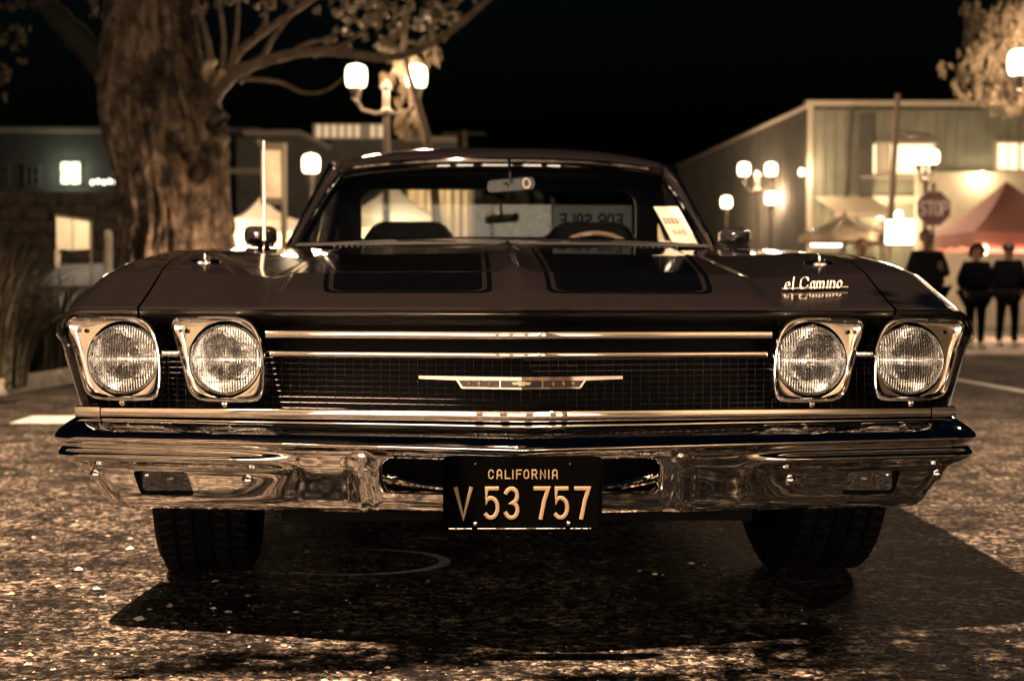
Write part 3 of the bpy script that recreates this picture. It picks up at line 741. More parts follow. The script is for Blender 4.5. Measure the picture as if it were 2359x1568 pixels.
# paper tag and for-sale sign (things of their own, lying in the car)
def carw(p): return CAR.matrix_world @ Vector(p)
bpy.context.view_layer.update()
paper = mat('paper', (.50,.45,.38), .8)
ink = mat('ink', (.06,.06,.07), .8)
pt = thing('price_tag', 'cream paper tag with printed number propped inside the windshield', 'paper tag')
pt.location = carw((.655, 2.36, .892)); pt.rotation_euler = (math.radians(-32), 0, THETA)
SHR = lambda x, z: x-.34*z-.012*(z/.15)**2
MB().grid([[(SHR(x,z), .012*math.cos(z*14)-.01, z) for x in lin(-.044,.044,6)] for z in lin(-.01,.155,9)]).build('sheet', paper, pt, smooth=60)
g = MB()
for i, ch in enumerate('545'): stroke_glyph(g, ch, -.022+i*.016, .045, .011, .016, .003, .0006, lambda p: (SHR(p[0],p[2]), .012*math.cos(p[2]*14)-.011-p[1], p[2]))
for r_, z in enumerate((.100,.088)):
    for i in range(5-r_): 
        x = -.036+i*.014
        g.add([(SHR(a_,b_), .012*math.cos(b_*14)-.0115, b_) for a_, b_ in ((x,z),(x+.010,z),(x+.010,z+.008),(x,z+.008))], [(0,1,2,3)])
g.build('print', ink, pt, smooth=0)
fs = thing('for_sale_sign', 'grey for sale sign in the rear cab window, read from behind', 'sign')
fs.location = carw((.40, 3.335, .965)); fs.rotation_euler = (0,0,THETA)
MB().prism([(-.165,0),(.165,0),(.165,.135),(-.165,.135)], 0, .003).build('board', mat('sign_grey', (.42,.48,.50), .7, emit=0), fs, smooth=0)
g = MB(); xx = -.140
for ch in 'FOR SALE'[::-1]:
    if ch == ' ': xx += .022; continue
    stroke_glyph(g, ch, 0, .045, .024, .05, .010, .0015, (lambda x0: lambda p: (x0+.024-p[0], -.0005-p[1], p[2]))(xx)); xx += .036
g.build('lettering', mat('dark_ink', (.012,.014,.02), .7), fs, smooth=0)

# ------------------------------------------------------------------ ground
def asphalt_mat():
    m = bpy.data.materials.new('asphalt'); m.use_nodes = True; n = m.node_tree.nodes; L = m.node_tree.links; b = n['Principled BSDF']
    tc = n.new('ShaderNodeTexCoord')
    def noise_(s, d=4, r=.6):
        t = n.new('ShaderNodeTexNoise'); t.inputs['Scale'].default_value = s; t.inputs['Detail'].default_value = d; t.inputs['Roughness'].default_value = r
        L.new(tc.outputs['Object'], t.inputs['Vector']); return t
    def ramp(src, p0, c0, p1, c1):
        r = n.new('ShaderNodeValToRGB'); e = r.color_ramp.elements; e[0].position = p0; e[1].position = p1; e[0].color = (*c0,1); e[1].color = (*c1,1)
        L.new(src, r.inputs[0]); return r
    def mixc(f, a, bb, mode='MIX'):
        mm = n.new('ShaderNodeMix'); mm.data_type = 'RGBA'; mm.blend_type = mode
        if isinstance(f, float): mm.inputs[0].default_value = f
        else: L.new(f, mm.inputs[0])
        L.new(a, mm.inputs[6]); L.new(bb, mm.inputs[7]); return mm
    vo = n.new('ShaderNodeTexVoronoi'); vo.inputs['Scale'].default_value = 105; L.new(tc.outputs['Object'], vo.inputs['Vector'])
    vo2 = n.new('ShaderNodeTexVoronoi'); vo2.inputs['Scale'].default_value = 46; L.new(tc.outputs['Object'], vo2.inputs['Vector'])
    sep = n.new('ShaderNodeSeparateColor'); L.new(vo.outputs['Color'], sep.inputs[0])
    sep2 = n.new('ShaderNodeSeparateColor'); L.new(vo2.outputs['Color'], sep2.inputs[0])
    agg = ramp(sep.outputs[0], .40, (.03,.03,.03), .97, (.75,.70,.62))
    agg2 = ramp(sep2.outputs[1], .60, (.04,.04,.04), .98, (.85,.78,.70))
    stones = mixc(.38, agg.outputs[0], agg2.outputs[0])
    wear = ramp(noise_(4.5, 6, .7).outputs['Fac'], .40, (.22,.22,.22), .62, (1.9,1.85,1.75))
    base = mixc(1.0, stones.outputs[2], wear.outputs[0], 'MULTIPLY')
    fine = ramp(noise_(34, 5, .7).outputs['Fac'], .43, (.015,.015,.015), .57, (.58,.56,.54))
    base1 = mixc(1.0, base.outputs[2], fine.outputs[0], 'MULTIPLY')
    ve = n.new('ShaderNodeTexVoronoi'); ve.feature = 'DISTANCE_TO_EDGE'; ve.inputs['Scale'].default_value = .55
    wn = noise_(2.2, 5, .7); ws = n.new('ShaderNodeVectorMath'); ws.operation = 'MULTIPLY_ADD'; L.new(wn.outputs['Color'], ws.inputs[0]); ws.inputs[1].default_value = (.5,.5,0); L.new(tc.outputs['Object'], ws.inputs[2]); L.new(ws.outputs[0], ve.inputs['Vector'])
    crack = ramp(ve.outputs['Distance'], .0015, (.12,.12,.12), .006, (1,1,1))
    stain = ramp(noise_(.55, 3, .5).outputs['Fac'], .40, (.55,.55,.56), .60, (1,1,1))
    b1 = mixc(1.0, base1.outputs[2], crack.outputs[0], 'MULTIPLY')
    base2 = mixc(1.0, b1.outputs[2], stain.outputs[0], 'MULTIPLY')
    L.new(base2.outputs[2], b.inputs['Base Color'])
    b.inputs['Roughness'].default_value = .8; b.inputs['Specular IOR Level'].default_value = .12
    ad = n.new('ShaderNodeMath'); ad.operation = 'MULTIPLY_ADD'; L.new(vo.outputs['Distance'], ad.inputs[0]); ad.inputs[1].default_value = -.9
    L.new(noise_(60, 5, .75).outputs['Fac'], ad.inputs[2])
    ad2 = n.new('ShaderNodeMath'); ad2.operation = 'MULTIPLY_ADD'; L.new(vo2.outputs['Distance'], ad2.inputs[0]); ad2.inputs[1].default_value = -1.1; L.new(ad.outputs[0], ad2.inputs[2])
    bp = n.new('ShaderNodeBump'); bp.inputs['Strength'].default_value = 1.0; bp.inputs['Distance'].default_value = .014
    L.new(ad2.outputs[0], bp.inputs['Height']); L.new(bp.outputs[0], b.inputs['Normal'])
    return m
asphalt = asphalt_mat()
def sheet(name, pts, z, m, parent=None):
    return tag(MB().add([(x, y, z) for x, y in pts], [tuple(range(len(pts)))]).build(name, m, parent, smooth=0), kind='structure')
tag(MB().grid([[(x, y, 0) for x in (-260,-20,20,260)] for y in (-260,-20,40,320)]).build('ground', asphalt, smooth=0), kind='structure')
white_line = mat('worn_white_paint', (.72,.70,.64), .7, nscale=22, ncol=(.40,.39,.35), bump=.4, bscale=90)
def wob(x0, y0, x1, y1, w, n=30, amp=.008):
    a = Vector((x0,y0)); b = Vector((x1,y1)); d = (b-a).normalized(); nn = Vector((-d.y, d.x)); L_, R_ = [], []
    for i in range(n+1):
        p = a + (b-a)*i/n
        L_.append(tuple(p + nn*(w/2+random.uniform(-amp,amp)))); R_.append(tuple(p - nn*(w/2+random.uniform(-amp,amp))))
    return L_ + R_[::-1]
sheet('parking_line', wob(4.02, 8.2, 4.05, 17.5, .13), .004, white_line)
sheet('parking_line', wob(-2.85, 8.25, -.5, 8.45, .52, 20, .03), .004, white_line)
sheet('parking_line', wob(6.9, 9.0, 7.2, 19, .13), .004, white_line)
sheet('pavement', [(-30,-14.9),(30,-14.9),(30,-4.6),(-30,-4.6)], .004, mat('fill_concrete', (.50,.48,.44), .85, nscale=3, ncol=(.40,.38,.35), bump=.3, bscale=30))  # unseen pale ground behind the camera, added to brighten chrome from below
sheet('pavement', [(5.2,19.5),(22,19.5),(22,44),(3.0,44)], .004, mat('concrete', (.30,.28,.25), .85, nscale=3, ncol=(.20,.19,.17), bump=.3, bscale=30))
# chalk ring under the nose
chalk = mat('chalk', (.62,.70,.76), .9, nscale=60, ncol=(.22,.25,.28))
def ring(cx, cy, rx, ry, a0, a1, w, z):
    o, i = [], []
    for k in range(41):
        a = math.radians(lerp(a0,a1,k/40)); ww = w*math.sin(PI*min(1,max(.12,k/40)))
        o.append((cx+(rx+ww/2)*math.cos(a), cy+(ry+ww/2)*math.sin(a))); i.append((cx+(rx-ww/2)*math.cos(a), cy+(ry-ww/2)*math.sin(a)))
    return o + i[::-1]
sheet('chalk_mark', ring(-.42, 3.72, .245, .185, -125, 108, .030, 0), .004, chalk)
sheet('chalk_mark', ring(-.24, 4.05, .06, .05, 20, 130, .02, 0), .004, chalk)
# fallen petals and grit
def scatter(name, n, region, smin, smax, m, lump=True, seed=1, label=None):
    rnd = random.Random(seed); g = MB()
    for i in range(n):
        x, y = region(rnd); s = rnd.uniform(smin, smax)*(1 if rnd.random() > .06 else 1.8); a = rnd.uniform(0, PI); e = rnd.uniform(.5, 1)
        v = []
        for k in range(6):
            b_ = a + 2*PI*k/6; v.append((x+s*math.cos(b_)*(1 if k%2 else .75), y+s*e*math.sin(b_), rnd.uniform(.001,.35)*s+.001))
        v.append((x, y, s*rnd.uniform(.3,.8)+.002))
        g.add(v, [(k, (k+1)%6, 6) for k in range(6)])
    return tag(g.build(name, m, smooth=0), label, name.replace('_',' '), kind='stuff')
def reg_near(r):
    y = 2.35 + 9*r.random()**1.8; return (r.uniform(-.42,.42)*y*1.0, y)
scatter('grit', 1300, reg_near, .0018, .0050, mat('grit', (.24,.22,.19), .8), seed=4, label='pale grit and gravel strewn over the asphalt')
def reg_left(r):
    y = 2.6 + 4*r.random()**1.3; return (-.42*y + r.random()**1.5*.30*y, y)
scatter('fallen_leaves', 70, reg_left, .004, .011, mat('dry_leaf', (.30,.25,.18), .7), seed=9, label='small dry leaves fallen on the asphalt around the car')
g = MB()
for X, Y, s in ((-.72,3.44,.012),(-.66,3.14,.010),(-.79,3.02,.018),(-.80,3.13,.008),(-.47,3.10,.010),(-.62,3.10,.011),(-.30,3.2,.007),(.36,3.55,.010),(.62,3.0,.009),(-.98,3.35,.012),(-1.1,3.6,.013),(-1.05,3.9,.014),(.47,3.7,.011)):
    a = random.uniform(0,3); v = [(X+s*math.cos(a+2*PI*k/6)*(1 if k%2 else .7), Y+s*.8*math.sin(a+2*PI*k/6), .003+s*.3*random.random()) for k in range(6)]+[(X,Y,s*.8)]
    g.add(v, [(k,(k+1)%6,6) for k in range(6)])
tag(g.build('fallen_petals', mat('petal', (.8,.76,.68), .6), smooth=0), 'pale crumpled petals lying in the shadow under the car', 'petals', kind='stuff')

# ------------------------------------------------------------------ planting bed on the left
soil = mat('soil', (.045,.035,.026), .95, nscale=14, ncol=(.02,.016,.012), bump=.8, bscale=40)
tag(MB().grid([[(x, y, .06+.05*noise.noise(Vector((x*.7,y*.7,0)))) for x in (-9.5,-7,-5.5,-4.4,-3.86)] for y in lin(7.5,30,16)]).build('planting_bed', soil), kind='structure')
curbm = mat('kerb_paint', (.66,.62,.54), .75, nscale=6, ncol=(.42,.40,.36), bump=.3, bscale=40)
for i in range(16):
    y = 7.4+i*1.42
    tag(box('kerb', (-3.78, y+.70, .06), (.14, 1.40, .125), curbm, bevel=.012), kind='structure')
grassm = mat('grass_blade', (.030,.034,.024), .5, nscale=3, ncol=(.07,.065,.045))
grassd = mat('grass_blade_dry', (.13,.11,.075), .6)
def grass_clump(name, loc, h, r, n, seed, label, group):
    rnd = random.Random(seed); t = thing(name, label, 'grass clump', loc, 0, group)
    for nm, m, cnt in (('blades', grassm, n), ('dry_blades', grassd, n//4)):
        g = MB()
        for i in range(cnt):
            a = rnd.uniform(0, 2*PI); rr = r*rnd.random()**.7*.45; bx, by = rr*math.cos(a), rr*math.sin(a)
            hh = h*rnd.uniform(.45,1.05); lean = rnd.uniform(.15,.75)*hh; da = a + rnd.uniform(-.6,.6); w = rnd.uniform(.008,.018)
            pts = []
            for k in range(6):
                q = k/5; d = lean*q**2; pts.append(Vector((bx+d*math.cos(da), by+d*math.sin(da), hh*(q-.22*q**3*lean/hh*1.6))))
            side = Vector((-math.sin(da), math.cos(da), 0))
            v = []
            for k, p in enumerate(pts): ww = w*(1-k/5)**.6; v += [p-side*ww+Vector((0,0,0)), p+side*ww]
            g.add(v, [(2*k,2*k+1,2*k+3,2*k+2) for k in range(5)])
        tag(g.build(nm, m, t, smooth=60), kind='stuff')
    return t
GC = [((-3.98,10.6,.05),1.25,.8,420,'tall grass clump at the left edge of the photo, nearest the white kerb','a'),((-4.45,11.8,.05),1.35,.8,360,'tall grass clump behind the nearest clump, leaning left','b'),
      ((-4.0,12.6,.05),1.0,.7,300,'shorter grass clump in the bed behind the kerb, close to the car fender',''),((-5.3,12.2,.05),1.4,.8,260,'tall grass clump farthest left, partly outside the frame',''),
      ((-4.25,14.2,.05),.85,.6,220,'low grass clump in front of the two-panel board',''),((-4.1,9.5,.05),.9,.6,320,'low arching grass clump over the kerb at the lower left','')]
for i, (l, h, r, n_, lb, _) in enumerate(GC): grass_clump('grass_clump', l, h, r, n_, 20+i, lb, 'grass clumps in the planting bed')
def boulder(loc, s, label):
    bm = bmesh.new(); bmesh.ops.create_icosphere(bm, subdivisions=3, radius=1)
    for v in bm.verts:
        k = 1+.22*noise.noise(v.co*1.4+Vector(loc)); v.co = Vector((v.co.x*s[0], v.co.y*s[1], v.co.z*s[2]))*k
    me = bpy.data.meshes.new('boulder'); bm.to_mesh(me); bm.free()
    o = link('boulder', me, mat('pale_stone', (.28,.24,.19), .9, nscale=4, ncol=(.15,.13,.1), bump=.6, bscale=8), smooth=60); o.location = loc
    tag(o, label, 'boulder', 'pale boulders in the planting bed')
boulder((-4.9,15.6,.2), (.34,.30,.26), 'rounded pale boulder behind the grass, below the two-panel board')
boulder((-4.25,16.6,.2), (.30,.25,.24), 'small pale boulder to the right of the bigger one')

# ------------------------------------------------------------------ big tree
bark = mat('bark', (.27,.205,.145), .95, nscale=11, ncol=(.055,.042,.03), bump=1.0, bscale=13, stretch=(1,1,.18))
_n = bark.node_tree.nodes; _L = bark.node_tree.links; _t = _n.new('ShaderNodeTexNoise'); _t.inputs['Scale'].default_value = 2.6; _t.inputs['Detail'].default_value = 6; _t.inputs['Roughness'].default_value = .7
_L.new(_n['Texture Coordinate'].outputs['Object'], _t.inputs['Vector']); _r = _n.new('ShaderNodeValToRGB'); _r.color_ramp.elements[0].position = .42; _r.color_ramp.elements[0].color = (.16,.16,.16,1); _r.color_ramp.elements[1].position = .60; _r.color_ramp.elements[1].color = (1.2,1.15,1.1,1); _L.new(_t.outputs['Fac'], _r.inputs[0])
_m = _n.new('ShaderNodeMix'); _m.data_type = 'RGBA'; _m.blend_type = 'MULTIPLY'; _m.inputs[0].default_value = 1; _L.new(_n['Color Ramp'].outputs[0], _m.inputs[6]); _L.new(_r.outputs[0], _m.inputs[7]); _L.new(_m.outputs[2], _n['Principled BSDF'].inputs['Base Color'])
barkd = mat('branch_bark', (.22,.17,.12), .85, nscale=10, ncol=(.12,.09,.06), bump=.5, bscale=30)
cutwood = mat('cut_wood', (.75,.60,.40), .8, nscale=12, ncol=(.55,.42,.27), bump=.4, bscale=30, stretch=(1,1,.3))
TD = 17.0
BT = thing('big_tree', 'large old tree with gnarled trunk and knots standing left behind the car', 'tree', (P(405,600,TD).x, TD, 0))
def loc_(px, py, d=TD): return P(px, py, d) - Vector(BT.location)
pxm = TD/F
cl = smooth_tab([(-.3,(265,590)[0]),(0,265),(1.0,280),(1.6,289),(2.1,278),(2.8,246),(3.3,238),(3.9,246),(5,262),(8,300)])
cr = smooth_tab([(-.3,596),(0,585),(1.0,552),(1.6,534),(2.1,526),(2.8,518),(3.15,495),(3.5,462),(4.2,440),(5,428),(8,400)])
KN = [((432,335),.17,.10,1),((455,372),.11,.08,1),((470,405),.13,.10,1),((410,185),.16,.06,1),((380,240),.14,.07,.6),((505,300),.13,.10,.4)]
rows = []
NA = 220
for i in range(230):
    z = -.1 + 7.6*i/229
    py_ = 700-(z-ZC)/pxm; a, b = cl(z), cr(z)
    cx_ = (lerp(a,b,.5)-405)*pxm; rad = (b-a)/2*pxm
    row = []
    for k in range(NA):
        th = 2*PI*k/NA
        ux, uy = math.cos(th), math.sin(th)
        q = Vector((ux*2.3, uy*2.3, z*.55))
        n1 = noise.noise(q*1.1); n2 = noise.noise(Vector((th*6.0 + 1.5*n1, 3.1, z*.8)))
        ridge = .65*abs(math.sin(th*11 + 2.6*n1 + .8*math.sin(z*1.3)))**.7 + .35*abs(math.sin(th*23+4*noise.noise(Vector((ux*3,uy*3,z*1.4)))))**.6
        flare = math.exp(-max(z,0)/.9)
        r = rad*(1 + .09*n1 + .07*n2 + (.11+.10*flare)*(ridge-.6)) + .045*noise.noise(Vector((ux*9, uy*9, z*5))) + .03*noise.noise(Vector((ux*22, uy*22, z*7)))
        x = cx_+r*ux; y = r*uy
        if uy < 0:
            for (kx, ky), ks, kd, hol in KN:
                dx = x-(kx-405)*pxm; dz = z-(ZC+(700-ky)*pxm); dd = math.hypot(dx, dz*.85)/ks
                if dd < 2: 
                    r += kd*1.1*math.exp(-((dd-1.0)/.38)**2) - hol*kd*2.2*math.exp(-(dd/.55)**2)
        row.append((cx_+r*ux, r*uy*.95, z))
    rows.append(row)
MB().grid(rows, closeu=True).build('trunk', bark, BT, smooth=50, fix=False)
def limb(pts, r0, r1, m=barkd, name='branch', par=BT, d=TD, dy=None):
    P3 = []
    for i, p in enumerate(pts):
        q = P(p[0], p[1], d) - Vector(par.location); q.y += (dy or 0)*i/len(pts) + .08*math.sin(i*2.3); P3.append(q)
    # smooth polyline
    Q = []
    for i in range(len(P3)-1):
        p0 = P3[max(i-1,0)]; p1 = P3[i]; p2 = P3[i+1]; p3 = P3[min(i+2,len(P3)-1)]
        for k in range(6):
            t = k/6; Q.append(.5*((2*p1)+(p2-p0)*t+(2*p0-5*p1+4*p2-p3)*t*t+(3*p1-p0-3*p2+p3)*t**3))
    Q.append(P3[-1])
    MB().tube(Q, [lerp(r0,r1,(i/(len(Q)-1)))*(1+.08*math.sin(i*1.7)) for i in range(len(Q))], 10).build(name, m, par, smooth=60)
limb([(480,250),(505,212),(560,172),(640,142),(720,131),(800,140),(900,150),(985,132),(1060,88),(1150,2),(1220,-90)], .080, .028, dy=-1.0)
limb([(470,235),(520,190),(545,135),(590,84),(660,38),(740,-10),(820,-60)], .058, .028)
limb([(640,142),(700,100),(760,90),(820,40)], .03, .012)
limb([(720,131),(790,100),(850,60),(870,10)], .028, .010)
limb([(590,84),(610,40),(605,-20)], .03, .015)
limb([(985,132),(1000,90),(990,30)], .022, .008)
limb([(548,190),(602,128),(630,92),(665,35)], .045, .02)
limb([(560,182),(640,188),(700,217),(750,208),(790,180)], .030, .012)
limb([(490,215),(478,120),(470,60),(440,-20)], .05, .025)
limb([(505,200),(512,90),(500,-30)], .035, .02)
limb([(520,180),(540,90),(552,-20)], .035, .02)
limb([(300,330),(250,180),(180,90),(110,20),(40,-60)], .22, .10, m=mat('dark_bark', (.018,.016,.014), .9, bump=.6, bscale=20))
limb([(455,222),(462,200),(480,158),(489,141)], .065, .05, m=cutwood, name='broken_stub')
limb([(492,205),(500,192),(515,172)], .055, .05, m=cutwood, name='broken_stub')
def leaf_cloud(name, centres, n, size, m, par, seed, droop=0, org=None):
    """many leaf sized faces spread through lumps; centres = list of (point, radius)"""
    rnd = random.Random(seed); g = MB(); o = org or Vector(par.location)
    W = [r**2 for _, r in centres]; tot = sum(W)
    for (c, r), w_ in zip(centres, W):
        k = int(n*w_/tot); c = Vector(c)-o
        subs = [(Vector((rnd.gauss(0,1), rnd.gauss(0,1), rnd.gauss(0,1))).normalized()*r*1.15*rnd.random()**.45) for _ in range(max(4, k//(22 if droop else 16)))]
        dirs = [Vector((rnd.gauss(0,.35), rnd.gauss(0,.35), -1)).normalized()*droop*r*rnd.uniform(.5,1.6) if droop else Vector((rnd.gauss(0,1), rnd.gauss(0,1), rnd.gauss(-.2,.7))).normalized()*r*rnd.uniform(.15,.45) for _ in subs]
        for i in range(k):
            j = rnd.randrange(len(subs)); q = rnd.random(); p = c + subs[j] + dirs[j]*q + Vector((rnd.gauss(0,1), rnd.gauss(0,1), rnd.gauss(0,1)))*r*(.045 if droop else .06)
            d = (dirs[j].normalized() + Vector((rnd.gauss(0,.6), rnd.gauss(0,.6), rnd.gauss(0,.6)))).normalized(); e = d.cross(Vector((rnd.gauss(0,1), rnd.gauss(0,1), rnd.gauss(0,1)))).normalized()
            s = size*rnd.uniform(.6,1.3); wd = s*(.38 if not droop else .16)
            if droop: s *= 1.4
            g.add([p-d*s*.5, p+e*wd*.5, p+d*s*.5, p-e*wd*.5], [(0,1,2,3)])
    return tag(g.build(name, m, par, smooth=0, fix=False), kind='stuff')
leafm = leaf_mat('leaves', (.055,.05,.032), (.11,.095,.06))
needlem = leaf_mat('needles', (.20,.17,.11), (.13,.11,.075), .5)
darkleaf = mat('dark_leaves', (.05,.055,.03), .6)
cs = [(P(a,b,21.8+random.uniform(-.6,1.6)), r*21.8/F) for a,b,r in ((820,20,48),(880,60,52),(960,30,55),(1010,60,44),(900,105,42),(800,70,30),(980,110,30),(440,20,36),(620,8,40),(700,-20,50),(520,-25,50),(770,-30,60),(880,-60,80),(1050,-30,60),(760,100,20),(1030,10,40))]
leaf_cloud('crown', cs, 5200, .105, leafm, BT, 3)
cs = [(P(a,b,TD+random.uniform(-1,.5)), r*pxm) for a,b,r in ((8,120,40),(20,170,34),(2,205,26),(-30,60,80),(60,-40,70),(300,-60,90),(190,-70,80))]
leaf_cloud('crown_side', cs, 2400, .085, leafm, BT, 5)

# ------------------------------------------------------------------ lamps
globe = mat('lamp_globe', (1,.93,.75), .3)
def glow_glass(m, col, e):
    n = m.node_tree.nodes; L = m.node_tree.links
    t = n.new('ShaderNodeBsdfTransparent'); t.inputs[0].default_value = (.92,.92,.92,1); em = n.new('ShaderNodeEmission'); em.inputs[0].default_value = (*col,1); em.inputs[1].default_value = e
    a = n.new('ShaderNodeAddShader'); L.new(t.outputs[0], a.inputs[0]); L.new(em.outputs[0], a.inputs[1]); L.new(a.outputs[0], n['Material Output'].inputs[0])
glow_glass(globe, (1,.80,.50), 3.2)

ironm = mat('cast_iron', (.16,.14,.11), .5, .3, bump=.2, bscale=40)
def lantern(par, c, s, watts, col=AMBER):
    lt = bpy.data.objects.new('lantern', None); C.objects.link(lt); lt.parent = par; lt.location = c
    MB().lathe([(.10*s,0),(.165*s,.03*s),(.185*s,.10*s),(.19*s,.24*s),(.18*s,.33*s),(.15*s,.38*s),(.08*s,.405*s),(.0001,.41*s)], 20).build('globe', globe, lt)
    MB().lathe([(.04*s,-.22*s),(.07*s,-.20*s),(.085*s,-.10*s),(.11*s,-.02*s),(.11*s,.0)], 14).build('holder', ironm, lt)
    MB().lathe([(.05*s,.405*s),(.03*s,.43*s),(.012*s,.47*s),(.0001,.50*s)], 10).build('finial', ironm, lt)
    o = lamp_light('lamp_glow', (c[0], c[1], c[2]+.20*s), watts, col, .19*s, par)
    return lt
def twin_lamp(px, d, ytop, dxpx, s, label, watts=700, rot=0, zg=None):
    """post at px with two lanterns whose globe bases are seen at ytop, dxpx apart"""
    base = P(px, 700, d); H = P(px, ytop, d).z
    t = thing('street_lamp', label, 'street lamp', (base.x, d, 0), rot, 'twin globe street lamps around the square')
    MB().lathe([(.17,0),(.17,.10),(.12,.16),(.10,.5),(.075,.6),(.065,1.5),(.055,H-.45),(.09,H-.42),(.09,H-.36),(.05,H-.32),(.045,H-.05),(.09,H),(.06,H+.05),(.0001,H+.16)], 14).build('post', ironm, t)
    hw = dxpx/2*d/F
    for sx in (-1, 1):
        MB().tube([(0,0,H-.36),(sx*hw*.35,0,H-.42),(sx*hw*.8,0,H-.36),(sx*hw,0,H-.22*s)], .028, 8).build('arm', ironm, t)
        lantern(t, (sx*hw, 0, H), s, watts)
    return t
twin_lamp(890, 23.0, 203, 138, .90, 'twin lantern street lamp standing beside the tree, tallest in the picture', 330)
twin_lamp(1743, 39.0, 404, 62, .88, 'twin globe street lamp in front of the long side wall on the right', 500)
twin_lamp(2129, 33.0, 376, 31, .80, 'street lamp with two globes almost overlapping before the upstairs window', 420)
twin_lamp(2413, 21.5, 172, 138, .95, 'street lamp at the right edge among drooping foliage', 420)
def single_lamp(px, d, ytop, s, label, watts=400, grp='single globe lamps'):
    base = P(px, 700, d); H = P(px, ytop, d).z
    t = thing('globe_lamp', label, 'street lamp', (base.x, d, 0), 0, grp)
    MB().lathe([(.16,0),(.16,.12),(.10,.2),(.06,.5),(.05,H-.25*s),(.07,H-.20*s)], 12).build('post', ironm, t)
    lantern(t, (0,0,H), s, watts); return t
single_lamp(717, 31.0, 400, 1.0, 'single globe lamp left of the windshield, over the pale tents', 700)
single_lamp(1672, 50.0, 478, 1.0, 'small globe lamp low beside the right-hand windshield pillar', 250)
single_lamp(1774, 48.0, 470, 1.05, 'globe lamp just under the twin globe lamp on the right', 250)

# ------------------------------------------------------------------ right hand building
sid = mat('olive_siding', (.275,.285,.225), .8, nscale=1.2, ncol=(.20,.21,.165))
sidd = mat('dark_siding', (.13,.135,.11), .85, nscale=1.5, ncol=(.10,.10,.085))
trimm = mat('cream_trim', (.55,.50,.40), .7)
plaster = mat('cream_plaster', (.72,.66,.52), .85, nscale=3, ncol=(.62,.56,.44), bump=.1, bscale=20)
BX = P(1865, 235, 45); FX = P(1560, 372, 64)
HB = P(1865, 240, 45).z
bld = thing('warehouse_building', 'two-storey olive clad building with lit upstairs windows on the right', 'building', (BX.x, 45, 0))
def bl(px, py, d=45): return P(px, py, d) - Vector(bld.location)
W1 = bl(2700, 235).x
box('front_wall', (W1/2, .15, HB/2), (W1, .3, HB), sid, bld)
def ribs(name, x0, x1, y, z0, z1, step, m, skip=()):
    x = x0
    while x < x1:
        segs = [(z0, z1)]
        for a, b, c, d in skip:
            if a-.03 < x < b+.03: segs = [q for s_ in segs for q in ((s_[0], min(s_[1], c)), (max(s_[0], d), s_[1])) if q[1]-q[0] > .05]
        for a, b in segs: box(name, (x, y, (a+b)/2), (.04, .035, b-a), m, bld)
        x += step
wins = []
for (a, b, c, d_) in ((1986,2152,402,329),(2292,2440,392,326)):
    p, q = bl(a, c), bl(b, d_); wins.append((p.x, q.x, p.z, q.z))
ribs('siding_rib', .12, W1, -.015, .1, HB-.05, .32, sid, wins)
litw = mat('lit_window', (1,.85,.6), .4, emit=1.15, emitc=(1,.80,.50))
litd = mat('lit_window_blind', (.5,.42,.3), .6, emit=.16, emitc=(1,.75,.45))
for i, (x0, x1, z0, z1) in enumerate(wins):
    f = MB()
    for c_, d_ in (((x0+x1)/2, z0),((x0+x1)/2, z1)): f.box((c_, -.05, d_), (x1-x0+.12, .10, .08))
    for c_ in (x0, x1, lerp(x0,x1,.36), lerp(x0,x1,.20) if i == 0 else lerp(x0,x1,.66)): f.box((c_, -.053, (z0+z1)/2), (.07, .094, z1-z0-.08))
    wf = f.build('window', trimm, bld, smooth=0)
    for k, (a, b) in enumerate(((.0,.20),(.20,.36),(.36,1.0))):
        box('pane', (lerp(x0,x1,(a+b)/2), -.012, (z0+z1)/2), ((x1-x0)*(b-a)-.04, .02, z1-z0-.04), litd if (i == 0 and k == 1) else litw, wf)
    box('sill', ((x0+x1)/2, -.09, z0-.07), (x1-x0+.2, .16, .05), trimm, wf)
box('parapet_trim', (W1/2, -.03, HB+.03), (W1+.3, .42, .14), trimm, bld)
box('belt_trim', (W1/2+.3, -.05, bl(2000,458).z), (W1-.6, .12, .22), trimm, bld)
MB().tube([(1.28,-.08,HB),(1.15,-.09,HB-2),(1.0,-.09,0)], .07, 8).build('downpipe', sidd, bld)
box('corner_post', (.0, -.02, HB/2), (.16, .12, HB-.1), trimm, bld)
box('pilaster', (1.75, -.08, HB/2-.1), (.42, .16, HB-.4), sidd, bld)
# pale lower storey panel
p, q = bl(2102, 560), bl(2700, 398)
box('shop_front_wall', ((p.x+q.x)/2, -.35, q.z/2), (q.x-p.x, .4, q.z), plaster, bld)
# receding side wall
A = Vector((0,.3,0)); Bv = Vector((FX.x-BX.x, 64-45, 0)); HF = FX.z
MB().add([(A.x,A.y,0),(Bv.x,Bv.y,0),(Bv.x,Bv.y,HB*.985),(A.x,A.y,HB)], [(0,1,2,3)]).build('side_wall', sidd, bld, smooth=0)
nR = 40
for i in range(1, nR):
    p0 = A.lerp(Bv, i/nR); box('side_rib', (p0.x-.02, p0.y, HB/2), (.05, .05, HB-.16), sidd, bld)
MB().tube([(A.x-.05,A.y-.05,HB+.0),(Bv.x-.05,Bv.y,HB*.985)], .07, 6).build('eave_trim', trimm, bld)
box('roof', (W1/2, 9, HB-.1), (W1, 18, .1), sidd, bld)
for t in (.25,.5,.72):
    p0 = A.lerp(Bv, t); dr = (Bv-A).normalized(); ang = math.atan2(dr.y, dr.x)
    w_ = box('side_window', (p0.x-.06, p0.y-.03, 1.6), (1.6, .06, 1.1), mat('dark_glass', (.02,.025,.025), .1), bld, rot=Matrix.Rotation(ang, 3, 'Z'))
